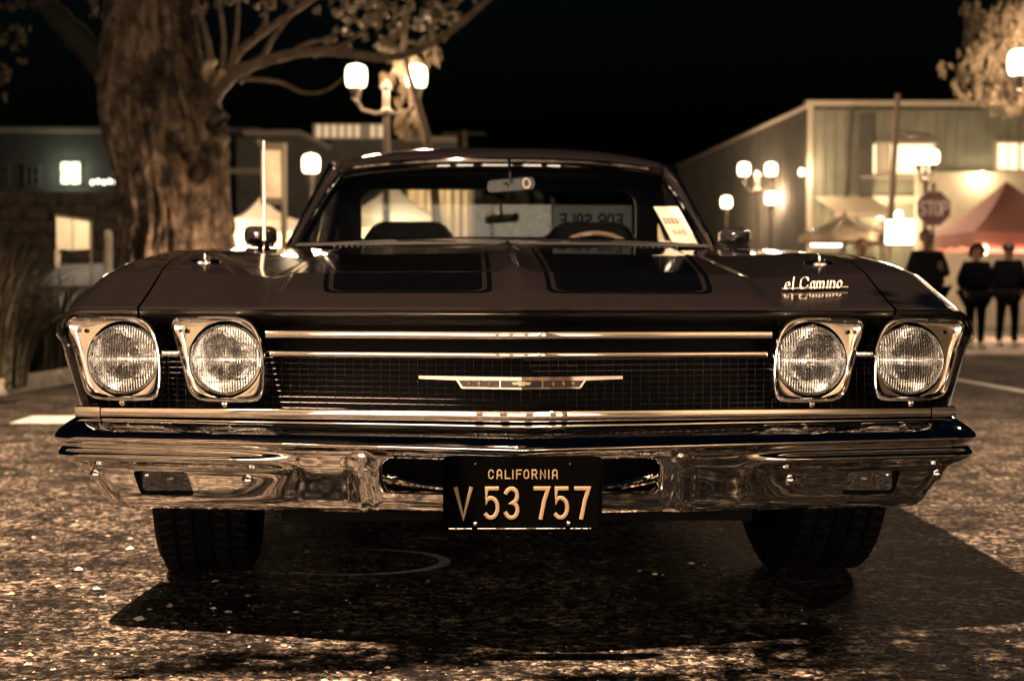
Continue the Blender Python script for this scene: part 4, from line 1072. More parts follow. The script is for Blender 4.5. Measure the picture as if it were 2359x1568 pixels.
# wall lamp near the corner : a bright uplight strip on the clapboard
def wall_lamp(par, loc, label_name='wall_lamp', w=180, s=.12, dz=-.2, col=WARM):
    wl = bpy.data.objects.new(label_name, None); C.objects.link(wl); wl.parent = par; wl.location = loc
    MB().lathe([(.0001,-.10),(s*.8,-.08),(s,0),(s*.8,.10),(.0001,.13)], 14).build('globe', globe, wl)
    MB().tube([(0,0,.12),(0,.10,.16),(0,.22,.12)], .02, 6).build('bracket', ironm, wl)
    lamp_light('lamp_glow', (0,-.0,0), w, col, s*1.1, wl)
wall_lamp(bld, bl(1845,400)+Vector((-.1,-.55,0)), w=85, s=.09)
wall_lamp(bld, bl(2240,430)+Vector((0,-.9,.3)), w=50, s=.09)
wall_lamp(bld, bl(2010,500)+Vector((0,-.9,0)), w=90, s=.09)
wall_lamp(bld, bl(2035,498)+Vector((0.2,-1.0,0)), w=60, s=.12)
# awning : sloped cream canvas
p, q, r_, s_ = bl(1872,452), bl(2005,452), bl(2020,492), bl(1905,492)
aw = MB().add([(p.x,-.1,p.z),(q.x,-.1,q.z),(r_.x+.1,-1.5,r_.z),(s_.x-.1,-1.5,s_.z)], [(0,1,2,3)])
aw.grid([[(s_.x-.1,-1.5,s_.z),(r_.x+.1,-1.5,r_.z)],[(s_.x-.1,-1.52,s_.z-.18),(r_.x+.1,-1.52,r_.z-.18)]])
aw.build('awning', mat('canvas_cream', (.70,.62,.46), .9), bld, smooth=0)
# small illuminated box sign and bright stall display
def lightbox(name, px0, px1, py0, py1, d, label, es=5, cat='lit sign'):
    a, b = P(px0, py1, d), P(px1, py0, d)
    t = thing(name, label, cat, ((a.x+b.x)/2, d, 0))
    box('face', (0,0,(a.z+b.z)/2), (b.x-a.x, .06, b.z-a.z), mat('lit_face_%g' % es, (1,.95,.8), .4, emit=es, emitc=(1,.93,.74)), t, bevel=.02)
    box('cabinet', (0,.09,(a.z+b.z)/2), (b.x-a.x+.06, .12, b.z-a.z+.06), ironm, t, bevel=.02)
    for e in (-1,1): MB().tube([(e*(b.x-a.x)*.4,.10,0),(e*(b.x-a.x)*.4,.10,a.z)], .03, 6).build('leg', ironm, t)
    lamp_light('display_glow', (0,-.35,(a.z+b.z)/2), 60, WARM, .3, t)
    return t
lightbox('light_box', 1868,1938,527,566, 34, 'glowing blank sign box under the left market umbrella', 6)
lightbox('display_case', 2040,2106,506,560, 30, 'brightly lit display case left of the stop sign', 6, 'display case')

# ------------------------------------------------------------------ market umbrellas and tents
def umbrella(px, pyt, pye, hwpx, d, label, m, grp):
    top = P(px, pyt, d); e = P(px, pye, d); hw = hwpx*d/F
    t = thing('market_umbrella', label, 'umbrella', (top.x, d, 0), .3, grp)
    n_ = 8; g = MB()
    for k in range(n_):
        a0, a1 = 2*PI*k/n_, 2*PI*(k+1)/n_
        e0 = (hw*math.cos(a0), hw*math.sin(a0), e.z); e1 = (hw*math.cos(a1), hw*math.sin(a1), e.z); ap = (0,0,top.z)
        m0 = tuple(lerp(u,v,.5)-(0,0,.06)[i] for i,(u,v) in enumerate(zip(e0,ap))); m1 = tuple(lerp(u,v,.5)-(0,0,.06)[i] for i,(u,v) in enumerate(zip(e1,ap)))
        g.add([e0,e1,m1,m0,ap], [(0,1,2,3),(3,2,4)]); g.add([e0,e1,(e1[0],e1[1],e1[2]-.16),(e0[0],e0[1],e0[2]-.16)], [(0,1,2,3)])
    g.build('canopy', m, t, smooth=0)
    MB().tube([(0,0,0),(0,0,top.z+.06)], .03, 8).build('pole', ironm, t)
    for k in range(n_):
        a0 = 2*PI*k/n_; MB().tube([(0,0,top.z-.05),(hw*math.cos(a0),hw*math.sin(a0),e.z-.01)], .012, 4).build('rib', ironm, t)
    MB().lathe([(.28,0),(.28,.06),(.06,.1),(.05,.3)], 14).build('base', ironm, t)
patt = mat('patterned_canvas', (.62,.54,.38), .9, nscale=3.5, ncol=(.34,.28,.20))
umbrella(1945,492,540,108,31,'cream patterned market umbrella over the glowing sign box', patt, 'market umbrellas on the right')
umbrella(2030,512,548,70,36,'smaller market umbrella behind the person with dark hair', patt, 'market umbrellas on the right')
def tent(px, pyt, pye, hwpx, d, label, m, rot=.0, walls=(), wallm=None, cat='canopy tent', grp=None, vz=.22):
    hw = hwpx*d/F; top = P(px, pyt, d+hw); e = P(px, pye, d)
    t = thing('canopy_tent', label, cat, (top.x, d+hw, 0), rot, grp)
    c4 = [(-hw,-hw),(hw,-hw),(hw,hw),(-hw,hw)]; g = MB()
    for k in range(4):
        a, b = c4[k], c4[(k+1)%4]; N = 6; rows_ = []
        for i in range(N+1):
            q = i/N; sag = -.10*math.sin(PI*q)
            rows_.append([(lerp(lerp(a[0],b[0],u),0,q), lerp(lerp(a[1],b[1],u),0,q), lerp(e.z,top.z,q)+sag) for u in lin(0,1,7)])
        g.grid(rows_)
    g.build('canopy', m, t, smooth=40)
    for k in range(4):
        a, b = c4[k], c4[(k+1)%4]
        MB().grid([[(lerp(a[0],b[0],u)*1.004, lerp(a[1],b[1],u)*1.004, e.z-.0-w_*(vz+.02*math.sin(u*30))) for u in lin(0,1,25)] for w_ in (0,1)]).build('valance', m, t)
        MB().tube([(a[0]*.98,a[1]*.98,0),(a[0]*.98,a[1]*.98,e.z)], .025, 6).build('leg', mat('tent_leg', (.35,.33,.3), .5, .5), t)
    for k in walls:
        a, b = c4[k], c4[(k+1)%4]
        MB().grid([[(lerp(a[0],b[0],u)*.985, lerp(a[1],b[1],u)*.985+.03*math.sin(u*24), z) for u in lin(0,1,33)] for z in lin(.03,e.z-.02,6)]).build('side_wall', wallm or m, t)
    return t, e.z
redc = mat('red_canvas', (.50,.25,.21), .85, nscale=2, ncol=(.44,.21,.175))
whitec = mat('white_canvas', (.78,.72,.60), .9)
tr_, ez = tent(2318, 415, 532, 150, 27, 'red canopy tent with pointed roof behind the stop sign', redc, .12, vz=.28)
lamp_light('tent_lamp', (0.2,-.5,ez-.30), 170, (1,.62,.38), .08, tr_); lamp_light('tent_lamp', (-1.0,-.9,ez-.30), 120, (1,.62,.38), .08, tr_)
def bulb(par, loc, r=.05):
    MB().lathe([(.0001,-r),(r*.7,-r*.7),(r,0),(r*.7,r*.7),(.0001,r)], 12).build('bulb', globe, par).location = loc
bulb(tr_, (-1.05,-1.2,ez-.34), .12)
MB().tube([(-1.3,-1.32,ez-.36),(1.3,-1.32,ez-.36)], .04, 8).build('light_tube', mat('red_tube', (.9,.35,.25), .5, emit=1.6, emitc=(1,.35,.22)), tr_)
tb, tz = tent(600, 455, 508, 86, 26, 'white canopy tent with side walls between the tree and the car', whitec, .35, walls=(1,2), grp='white market tents on the left')
lamp_light('tent_lamp', (0,0,tz-.3), 150, WARM, .1, tb); lamp_light('tent_lamp', (-.6,-1.2,tz+.2), 40, WARM, .1, tb)
tb, tz = tent(905, 425, 500, 115, 29, 'white canopy tent seen through the cab on the left', whitec, -.1, walls=(2,3), grp='white market tents on the left')
lamp_light('tent_lamp', (0,0,tz-.3), 170, WARM, .1, tb); lamp_light('tent_lamp', (.3,-1.6,tz+.3), 60, WARM, .1, tb)
# string of small bulbs by the left building
# ------------------------------------------------------------------ left buildings
dk = mat('dark_stucco', (.035,.042,.042), .9, nscale=2, ncol=(.028,.032,.032))
bL = thing('long_building', 'long dark low building with two lit windows behind the tree on the left', 'building', (-16, 50, 0))
def bp_(px, py, d=50): return P(px, py, d) - Vector(bL.location)
zl = bp_(100,303).z
x0, x1 = bp_(-250,300).x, bp_(590,300).x
box('wall', ((x0+x1)/2, .2, zl/2), (x1-x0, .4, zl), dk, bL)
box('roof_fascia', ((x0+x1)/2, -.05, zl), (x1-x0+.3, .5, .16), mat('fascia', (.20,.19,.17), .8), bL)
box('roof', ((x0+x1)/2, 6, zl-.1), (x1-x0, 11.5, .1), dk, bL)
greenlit = mat('green_lit_window', (.8,1,.7), .4, emit=.9, emitc=(.86,1,.66)); greenhot = mat('window_hot', (1,1,.9), .4, emit=5, emitc=(1,.95,.72))
for a, b, c, d_, m_ in ((140,186,427,375,greenlit),(2,34,490,463,mat('green_lit_bright', (.8,1,.7), .4, emit=1.8, emitc=(.80,1,.70))),(44,66,470,460,mat('green_dim', (.4,.6,.5), .4, emit=.25, emitc=(.6,.9,.7))),(60,90,430,385,mat('unlit_glass', (.01,.013,.014), .15)),(0,20,430,385,mat('unlit_glass', (.01,.013,.014), .15)),(256,266,408,388,mat('green_dim'))):
    p, q = bp_(a, c), bp_(b, d_)
    wf = MB().box(((p.x+q.x)/2, -.04, p.z), (q.x-p.x+.1,.08,.06)).box(((p.x+q.x)/2, -.04, q.z), (q.x-p.x+.1,.08,.06)).box((p.x, -.043, (p.z+q.z)/2), (.06,.074,q.z-p.z)).box((q.x, -.043, (p.z+q.z)/2), (.06,.074,q.z-p.z)).box(((p.x+q.x)/2, -.046, (p.z+q.z)/2), (.05,.068,q.z-p.z)).box(((p.x+q.x)/2, -.049, lerp(p.z,q.z,.5)), (q.x-p.x,.062,.05)).build('window', mat('dark_frame', (.06,.07,.06), .6), bL, smooth=0)
    for ia in (0,1):
        for ib in (0,1): box('pane', (lerp(p.x,q.x,.25+.5*ia), -.01, lerp(p.z,q.z,.25+.5*ib)), ((q.x-p.x)/2-.04, .02, (q.z-p.z)/2-.04), m_, wf)
p = bp_(162,402); MB().lathe([(.0001,-.18),(.13,-.12),(.18,0),(.13,.12),(.0001,.18)], 12, c=(p.x+.05,-.16,p.z)).build('porch_lamp', greenhot, bL)
lamp_light('porch_glow', (p.x+.05,-.6,p.z), 60, PALE, .15, bL)
# low stone wall and string lights in front of it
sw = thing('stone_wall', 'low brownish stone wall behind the grass and the board on the left', 'wall', (P(190,700,30).x, 30, 0))
stone = mat('stone', (.085,.07,.055), .9, nscale=5, ncol=(.03,.026,.02), bump=.6, bscale=12)
zt = P(190,462,30).z; rnd = random.Random(3); me_s = None
z = 0.02; ri = 0
while z < zt:
    hh = .30; x = -3.2 - (ri%2)*.25
    while x < 1.6:
        ww = rnd.uniform(.38,.62)
        box('stone', (x+ww/2, rnd.uniform(-.03,.03), z+hh/2), (ww-.025, .30, hh-.025), stone, sw, bevel=.02); x += ww
    z += hh; ri += 1
sl = thing('string_lights', 'string of small warm bulbs hanging left of the tree trunk', 'string lights', (P(240,415,26).x, 26, P(240,415,26).z))
MB().tube([(x, 0, .05*(x*2)**2-.02) for x in lin(-.45,.45,12)], .006, 5).build('cable', ironm, sl)
for i, x in enumerate(lin(-.22,.20,5)):
    MB().lathe([(.0001,-.055),(.03,-.04),(.04,0),(.02,.03),(.0001,.04)], 10, c=(x,0,-.05+.02*(i%2))).build('bulb', mat('small_bulb', (1,.9,.7), .3, emit=3.2, emitc=(1,.86,.62)), sl)
# second building with the lettered parapet sign
b2 = thing('shop_building', 'dark shop building with a long lit parapet sign behind the lanterns', 'building', (P(850,700,46).x, 46, 0))
def b2p(px, py): return P(px, py, 46) - Vector(b2.location)
wallw = mat('greenish_stucco', (.10,.105,.095), .9, nscale=2, ncol=(.075,.08,.072))
pts = [(545,700),(545,318),(575,318),(575,313),(688,310),(760,345),(760,322),(1052,322),(1052,340),(1110,345),(1110,700)]
poly = []
for a, b in pts:
    q = b2p(a, b); poly.append((q.x, max(q.z, 0) if b != 700 else 0))
MB().prism(poly, 0, .5).build('wall', wallw, b2, smooth=0)
tm = mat('roof_trim', (.30,.28,.24), .8)
for a, b in (((560,308),(690,308)),((690,308),(762,343)),((930,322),(1052,322)),((518,396),(640,396))):
    p, q = b2p(*a), b2p(*b); MB().tube([(p.x,-.12,p.z),(q.x,-.12,q.z)], .10, 6).build('roof_trim', tm, b2)
p, q = b2p(722,322), b2p(890,288)
sg = box('sign_board', ((p.x+q.x)/2, -.12, (p.z+q.z)/2), (q.x-p.x, .12, q.z-p.z), mat('sign_tan', (.30,.25,.17), .8, emit=.05, emitc=(1,.75,.45)), b2)
nL = 9
for i in range(nL):
    if i == 6: continue
    box('sign_slat', (lerp(p.x+.06,q.x-.06,(i+.5)/nL), -.21, (p.z+q.z)/2), ((q.x-p.x)/nL*.55, .06, (q.z-p.z)*.82), mat('sign_cream', (.75,.62,.42), .7, emit=.42, emitc=(1,.76,.48)), sg)
box('doorway', (b2p(600,480).x, -.03, 1.2), (1.8, .06, 2.4), mat('unlit_glass'), b2)
# pale curtained stall front seen through the cab
cs_ = thing('curtained_stall', 'bright stall front with pale hanging curtains, seen through the rear window', 'market stall', (P(1010,700,34).x, 34, 0))
p, q = P(940,600,34)-Vector(cs_.location), P(1085,428,34)-Vector(cs_.location)
curt = mat('pale_curtain', (.62,.52,.36), .9)
for k in range(7):
    a, b = lerp(p.x,q.x,k/7), lerp(p.x,q.x,(k+.86)/7)
    MB().grid([[(lerp(a,b,u), .05*math.sin(u*9+k), z) for u in lin(0,1,13)] for z in (.05, q.z)]).build('curtain', curt, cs_)
for x in (p.x, 0, q.x): MB().tube([(x,.1,0),(x,.1,q.z+.1)], .05, 6).build('post', ironm, cs_)
MB().tube([(p.x,.1,q.z+.05),(q.x,.1,q.z+.05)], .05, 6).build('rail', ironm, cs_)
lamp_light('stall_lamp', (0,-1.1,q.z+.1), 90, WARM, .1, cs_)
# utility poles
up = thing('utility_pole', 'leaning wooden utility pole in front of the olive building', 'pole', (P(2040,520,38).x, 38, 0))
dx = P(2066,215,38).x-P(2040,520,38).x; zt = P(2066,215,38).z
MB().tube([(-.10,0,0),(dx*.5,0,zt*.5),(dx+.02,0,zt)], [.095,.09,.075], 10).build('shaft', mat('weathered_wood', (.13,.10,.075), .9, nscale=8, ncol=(.07,.055,.04), stretch=(1,1,.1), bump=.5), up)
MB().tube([(dx,-.1,zt-1.0),(dx+.75,-.1,zt-1.1)], .05, 6).build('bracket_arm', ironm, up); box('transformer', (dx+.55,-.1,zt-1.12), (.62,.22,.12), ironm, up, bevel=.03)
u2 = thing('utility_pole', 'distant utility pole with crossarm above the car roof', 'pole', (P(1068,700,60).x, 60, 0))
zt = P(1068,303,60).z; MB().tube([(0,0,0),(0,0,zt)], .16, 8).build('shaft', ironm, u2); MB().tube([(-.9,0,zt-.1),(.9,0,zt-.1)], .07, 6).build('crossarm', ironm, u2)
# ------------------------------------------------------------------ banner pole
bn = thing('banner_pole', 'street banner hanging on a pole left of the windshield', 'banner', (P(655,700,20).x, 20, 0))
def bnp(px, py): return P(px, py, 20) - Vector(bn.location)
MB().tube([(0,0,0),(0,0,bnp(655,332).z)], .045, 8).build('pole', ironm, bn)
p, q = bnp(604,462), bnp(650,345)
bm_ = mat('banner_cloth', (.70,.60,.46), .85, nscale=5, ncol=(.55,.46,.34), emit=.0)
MB().grid([[(x, .03*math.sin(z*5+x*6), z) for x in lin(p.x,q.x,6)] for z in lin(p.z,q.z,14)]).build('cloth', bm_, bn)
box('border_band', ((p.x+q.x)/2, -.045, q.z+.03), (q.x-p.x+.03,.02,.10), mat('banner_dark', (.10,.08,.06), .8), bn)
box('border_band', ((p.x+q.x)/2, -.045, p.z-.02), (q.x-p.x+.03,.02,.09), mat('banner_dark'), bn)
for z in (p.z, q.z+.05): MB().tube([(p.x-.03,0,z),(0,0,z)], .015, 6).build('bracket', ironm, bn)
MB().lathe([(.0001,-.05),(.05,0),(.0001,.05)], 10, c=(p.x-.05,0,q.z+.1)).build('finial', ironm, bn)
lamp_light('banner_fill', (.4,-1.5,q.z-.2), 110, WARM, .1, bn)  # light without a fixture, added to brighten the banner cloth
# ------------------------------------------------------------------ two-panel board, white post, dark vehicle
bd = thing('notice_board', 'white two-panel notice board on a short stand above the grass', 'notice board', (P(168,700,14).x, 14, 0), math.radians(-14))
wb_ = mat('board_white', (.80,.73,.60), .7)
def bdz(py): return P(168, py, 14).z
hw = 42*14/F
for s in (-1, 1):
    a = MB().add([(s*.012,0,bdz(578)),(s*hw,0,bdz(576)),(s*hw,0,bdz(512 if s>0 else 500)),(s*.012,0,bdz(507))], [(0,1,2,3)]); a.add([(s*.012,.03,bdz(578)),(s*hw,.03,bdz(576)),(s*hw,.03,bdz(512 if s>0 else 500)),(s*.012,.03,bdz(507))], [(0,1,2,3)])
    a.build('panel', wb_, bd, smooth=0)
    MB().tube([(s*hw*.98,.05,0),(s*hw*.98,.05,bdz(508 if s>0 else 498))], .015, 6).build('leg', ironm, bd)
MB().tube([(-hw*1.05,0,bdz(498)),(0,0,bdz(504)),(hw*1.05,0,bdz(511))], .014, 6).build('cap_rail', ironm, bd)
MB().tube([(-hw*.98,.02,bdz(620)),(-hw*.98,.02,bdz(578))], .03, 8).build('stand_foot', trimm, bd)
lamp_light('board_fill', (.28,-.75,1.62), 32, WARM, .12, bd)  # added light with no fixture, brightens the board and the white post
pl_ = thing('fill_path_light', 'low garden light added before the big tree to light its trunk', 'garden light', (-2.95, 15.6, 0))
MB().lathe([(.05,0),(.04,.05),(.035,.55),(.07,.57),(.07,.60)], 12).build('post', ironm, pl_)
MB().lathe([(.05,.60),(.05,.70),(.0001,.71)], 12).build('lens', globe, pl_)
MB().lathe([(.09,.71),(.06,.76),(.0001,.78)], 12).build('cap', ironm, pl_)
lamp_light('path_fill', (0,0,.66), 520, AMBER, .06, pl_, kind='SPOT', target=(-1.0,1.0,2.0), angle=105, blend=.6)  # low light added to brighten the lower trunk from the right
p2_ = thing('fill_path_light', 'low garden light added out of view to the left to light the grass and kerb', 'garden light', (-3.38, 9.0, 0))  # added outside the view to brighten the grass and kerb
for ch in list(pl_.children):
    c = ch.copy(); C.objects.link(c); c.parent = p2_
    if c.type == 'LIGHT': c.data = c.data.copy(); c.data.energy = 30; c.rotation_euler = (math.radians(80), 0, math.radians(12))
wp = thing('white_post', 'short white bollard post standing right of the notice board', 'post', (P(250,700,14.5).x, 14.5, 0))
MB().lathe([(.045,0),(.045,P(250,540,14.5).z),(.035,P(250,534,14.5).z),(.0001,P(250,530,14.5).z)], 14).build('shaft', wb_, wp)
# parked dark vehicle behind the bed
dv = thing('parked_car', 'dark parked car mostly hidden behind the notice board and tree', 'car', (P(200,700,24).x, 24, 0), .1)
carbody = mat('car_black', (.002,.0022,.0026), .35, spec=.2)
prof = [(-1.4,.25),(-1.45,.6),(-1.3,.82),(-.75,.92),(-.35,1.38),(.7,1.42),(1.15,.98),(1.5,.9),(1.6,.6),(1.55,.25)]
rowsV = []
for y, k in ((-.85,.0),(-.8,.97),(-.6,1.0),(.6,1.0),(.8,.97),(.85,.0)):
    rowsV.append([(x*(1 if k else .98), y, .25+(z-.25)*(k if k else .9)) for x, z in prof])
MB().grid(rowsV).build('body', carbody, dv, smooth=50)
MB().add([(x, -.86, z) for x, z in prof], [tuple(range(len(prof)))]).build('side', carbody, dv, smooth=0)
for x in (-.95,.95): MB().lathe([(.0001,-.9),(.18,-.9),(.2,-.88),(.31,-.89),(.33,-.84),(.33,-.66)], 24, 'y', c=(x,0,.33)).build('wheel', rubber, dv)
MB().add([(-.62,-.875,.95),(.72,-.875,.98),(.55,-.875,1.33),(-.28,-.875,1.30)], [(0,1,2,3)]).build('window', mat('unlit_glass'), dv, smooth=0)
# ------------------------------------------------------------------ stop sign
st = thing('stop_sign', 'red octagonal stop sign on a pole, right of the market umbrellas', 'stop sign', (P(2149,700,25).x, 25, 0), math.radians(4))
r8 = 43*25/F; zc8 = P(2149,478,25).z
oct_ = lambda r: [(r*math.cos(PI/8+k*PI/4), zc8+r*math.sin(PI/8+k*PI/4)) for k in range(8)]
MB().prism(oct_(r8), 0, .01).build('border', mat('sign_white', (.16,.13,.12), .6), st, smooth=0)
MB().prism(oct_(r8*.93), -.006, .0).build('face', mat('stop_red', (.045,.011,.012), .6), st, smooth=0)
for i, ch in enumerate('STOP'):
    g = MB(); w_ = .098; stroke_glyph(g, ch, -.245+i*.130, zc8-.115, w_, .23, .036, .004, lambda p: (p[0], -.006-p[1], p[2])); g.build('letter', mat('letter_white', (.30,.25,.26), .6), st)
MB().tube([(0,.04,0),(0,.04,zc8+r8+.10)], .03, 8).build('pole', ironm, st)
MB().lathe([(.05,zc8+r8-.02),(.05,zc8+r8+.10),(.0001,zc8+r8+.14)], 10, c=(0,.03,0)).build('cap', ironm, st)
# ------------------------------------------------------------------ tree with drooping foliage, right edge
rt = thing('drooping_tree', 'tree with drooping lit foliage around the lantern at the top right', 'tree', (P(2440,700,22).x, 22, 0))
limb([(2440,830),(2430,500),(2440,250),(2400,100),(2370,20),(2340,-40)], .22, .05, par=rt, d=22.9, name='trunk', m=mat('dark_bark'))
limb([(2430,260),(2360,185),(2290,168),(2240,185),(2190,150)], .035, .008, par=rt, d=22.9, m=mat('dark_bark'))
limb([(2400,130),(2340,70),(2290,85),(2240,40)], .03, .008, par=rt, d=22.9, m=mat('dark_bark'))
limb([(2400,100),(2350,110),(2300,140),(2260,130)], .02, .006, par=rt, d=22.9, m=mat('dark_bark'))
pm22 = 22/F
cs = [(P(a,b,22.6+random.uniform(-.8,.9)), r*pm22) for a,b,r in ((2250,130,42),(2300,95,45),(2345,80,46),(2220,170,28),(2290,175,40),(2330,190,30),(2260,60,40),(2340,30,50),(2400,120,70),(2240,20,28),(2330,225,30),(2170,150,16),(2380,230,36),(2270,215,26),(2300,240,22),(2210,205,20))]
leaf_cloud('crown', cs, 12000, .085, needlem, rt, 13, droop=.7)
sm = thing('hanging_branch_tree', 'slender tree with light foliage hanging around the twin lantern post', 'tree', (P(1000,700,22.5).x, 22.5, 0))
limb([(1012,800),(1005,500),(985,330),(960,240),(930,120),(940,20)], .09, .03, par=sm, d=22.5, name='trunk')
cs = [(P(a,b,22.5+random.uniform(-.5,.5)), r*22.5/F) for a,b,r in ((925,262,26),(940,235,22),(915,290,14),(905,215,14),(950,280,14),(930,180,22),(880,150,18),(920,120,30),(975,90,30))]
leaf_cloud('crown', [(c+Vector((0,1.1,0)), r) for c, r in cs], 5000, .075, needlem, sm, 17, droop=.6)
# dark tree masses far behind
fr = thing('dark_tree', 'dark leafy tree mass seen through the windshield centre', 'tree', (P(1180,700,40).x, 40, 0))
limb([(1180,760),(1185,600),(1190,520)], .2, .1, par=fr, d=40, name='trunk')
leaf_cloud('crown', [(P(a,b,40), r*40/F) for a,b,r in ((1130,480,45),(1180,500,50),(1230,480,45),(1180,440,50),(1140,530,40),(1240,530,40))], 3500, .16, darkleaf, fr, 23)

# ------------------------------------------------------------------ people
skin = mat('skin', (.42,.25,.16), .6)
def person(px, d, height, label, top, legs, hairm, hood=False, face=0.0, cap=None, arms='down', seed=1, bulk=1.0):
    t = thing('person', label, 'person', (P(px,700,d).x, d, 0), face, 'people walking by the red tent')
    H = height; sc = H/1.75
    J = {'pelvis':(0,0,.95),'waist':(0,0,1.08),'chest':(0,.0,1.32),'neck':(0,.0,1.47),'headb':(0,-.01,1.56),'head':(0,-.015,1.66),'crown':(0,0,1.73),
         'shL':(-.18,0,1.41),'elL':(-.25,.02,1.13),'wrL':(-.24,-.06,.90),'haL':(-.24,-.09,.82),'shR':(.18,0,1.41),'elR':(.25,.02,1.13),'wrR':(.24,-.06,.90),'haR':(.24,-.09,.82),
         'hiL':(-.09,0,.90),'knL':(-.11,-.03,.50),'anL':(-.11,.02,.09),'toL':(-.12,-.15,.04),'hiR':(.09,0,.90),'knR':(.11,.05,.50),'anR':(.12,.12,.10),'toR':(.13,-.03,.04)}
    if arms == 'phone':
        J['elR'] = (.26,-.05,1.15); J['wrR'] = (.12,-.26,1.22); J['haR'] = (.08,-.32,1.27)
    if arms == 'pockets':
        J['elL'] = (-.27,.05,1.14); J['wrL'] = (-.22,-.06,.98); J['haL'] = (-.17,-.09,.93); J['elR'] = (.27,.05,1.14); J['wrR'] = (.22,-.06,.98); J['haR'] = (.17,-.09,.93)
    R_ = {'pelvis':.13,'waist':.12,'chest':.145,'neck':.055,'headb':.075,'head':.092,'crown':.065,'sh':.065,'el':.042,'wr':.028,'ha':.035,'hi':.095,'kn':.058,'an':.042,'to':.035}
    E = [('pelvis','waist'),('waist','chest'),('chest','neck'),('neck','headb'),('headb','head'),('head','crown')]
    for s in 'LR': E += [('chest','sh'+s),('sh'+s,'el'+s),('el'+s,'wr'+s),('wr'+s,'ha'+s),('pelvis','hi'+s),('hi'+s,'kn'+s),('kn'+s,'an'+s),('an'+s,'to'+s)]
    def skinned(name, keys, m, grow=0., extra=None, root='pelvis', lv=2):
        ks = [k for k in J if k in keys]; me = bpy.data.meshes.new(name)
        me.from_pydata([tuple(c*sc for c in J[k]) for k in ks], [(ks.index(a), ks.index(b)) for a, b in E if a in ks and b in ks], [])
        o = bpy.data.objects.new(name, me); C.objects.link(o)
        sk = o.modifiers.new('skin', 'SKIN'); sb = o.modifiers.new('sub', 'SUBSURF'); sb.levels = lv; sb.render_levels = lv
        for i, k in enumerate(ks):
            r = R_.get(k, R_.get(k[:-1], .05))*sc*(bulk if k in ('chest','waist','pelvis') else 1)+grow
            if extra and k in extra: r += extra[k]
            d_ = me.skin_vertices[0].data[i]; d_.radius = (r*(1.25 if k in ('chest','waist','pelvis') else 1), r*(.85 if k in ('chest','waist','pelvis') else 1)); d_.use_root = (k == root)
        dg = bpy.context.evaluated_depsgraph_get(); nm = bpy.data.meshes.new_from_object(o.evaluated_get(dg)); bpy.data.objects.remove(o); bpy.data.meshes.remove(me)
        nm.name = name; return link(name, nm, m, t, smooth=80)
    skinned('body', list(J), skin)
    skinned('jacket', ['pelvis','waist','chest','neck','shL','elL','wrL','shR','elR','wrR'], top, .022, {'neck':.012,'pelvis':.02})
    skinned('trousers', ['pelvis','hiL','knL','anL','hiR','knR','anR'], legs, .016)
    for s in 'LR':
        a, tt = Vector(J['an'+s])*sc, Vector(J['to'+s])*sc
        MB().tube([(a.x,a.y+.06,.045),(a.x,a.y,.06),((a.x+tt.x)/2,(a.y+tt.y)/2,.05),(tt.x,tt.y-.02,.035),(tt.x,tt.y-.06,.03)], [.035,.05,.046,.042,.02], 10).build('shoe', mat('shoe', (.60,.52,.42), .6), t)
    # head details
    hz = 1.655*sc
    MB().tube([(0,-.105*sc,hz+.015),(0,-.125*sc,hz-.012),(0,-.105*sc,hz-.03)], [.008,.014,.010], 6).build('nose', skin, t)
    for s in (-1,1):
        MB().lathe([(.0001,-.012),(.010,-.008),(.013,0),(.0001,.012)], 8, 'y', c=(s*.034*sc,-.088*sc,hz+.018)).build('eye', mat('eye_dark', (.03,.025,.02), .3), t)
        MB().lathe([(.0001,-.03),(.014,-.01),(.016,.01),(.0001,.03)], 8, c=(s*.094*sc,0,hz)).build('ear', skin, t)
    MB().tube([(-.028,-.094*sc,hz-.052),(0,-.10*sc,hz-.055),(.028,-.094*sc,hz-.052)], .006, 6).build('mouth', mat('lips', (.25,.10,.08), .6), t)
    rr_ = []
    for i in range(9):
        th = PI*.5*(1-i/8)*1.0; rr_.append((.108*sc*math.sin(PI/2-th)+.0001 if i else .0001, .108*sc*math.cos(PI/2-th)))
    g = MB(); rowsH = []
    for i in range(10):
        ph = PI*.62*i/9
        rowsH.append([(.104*sc*math.sin(ph)*math.cos(a), .02+.112*sc*math.sin(ph)*math.sin(a)*(1 if math.sin(a) > 0 else (.82 if ph < 1.2 else .25)), hz+.01+.112*sc*math.cos(ph)) for a in [2*PI*k/18 for k in range(18)]])
    g.grid(rowsH, closeu=True).build('hood' if hood else ('cap' if cap else 'hair'), top if hood else (cap or hairm), t, smooth=80)
    if hood:
        MB().tube([(.115*math.sin(a)*sc, -.02-.05*math.cos(a), hz-.01+.12*sc*math.cos(a)) for a in lin(-2.4,2.4,16)], .026, 8).build('hood_rim', top, t, smooth=80)
    if cap: MB().add([(-.07,-.09,hz+.05),(.07,-.09,hz+.05),(.06,-.19,hz+.035),(-.06,-.19,hz+.035),(-.07,-.09,hz+.062),(.07,-.09,hz+.062),(.06,-.19,hz+.045),(-.06,-.19,hz+.045)], [(0,1,2,3),(7,6,5,4),(0,4,5,1),(1,5,6,2),(2,6,7,3),(3,7,4,0)]).build('cap_peak', cap, t, smooth=0)
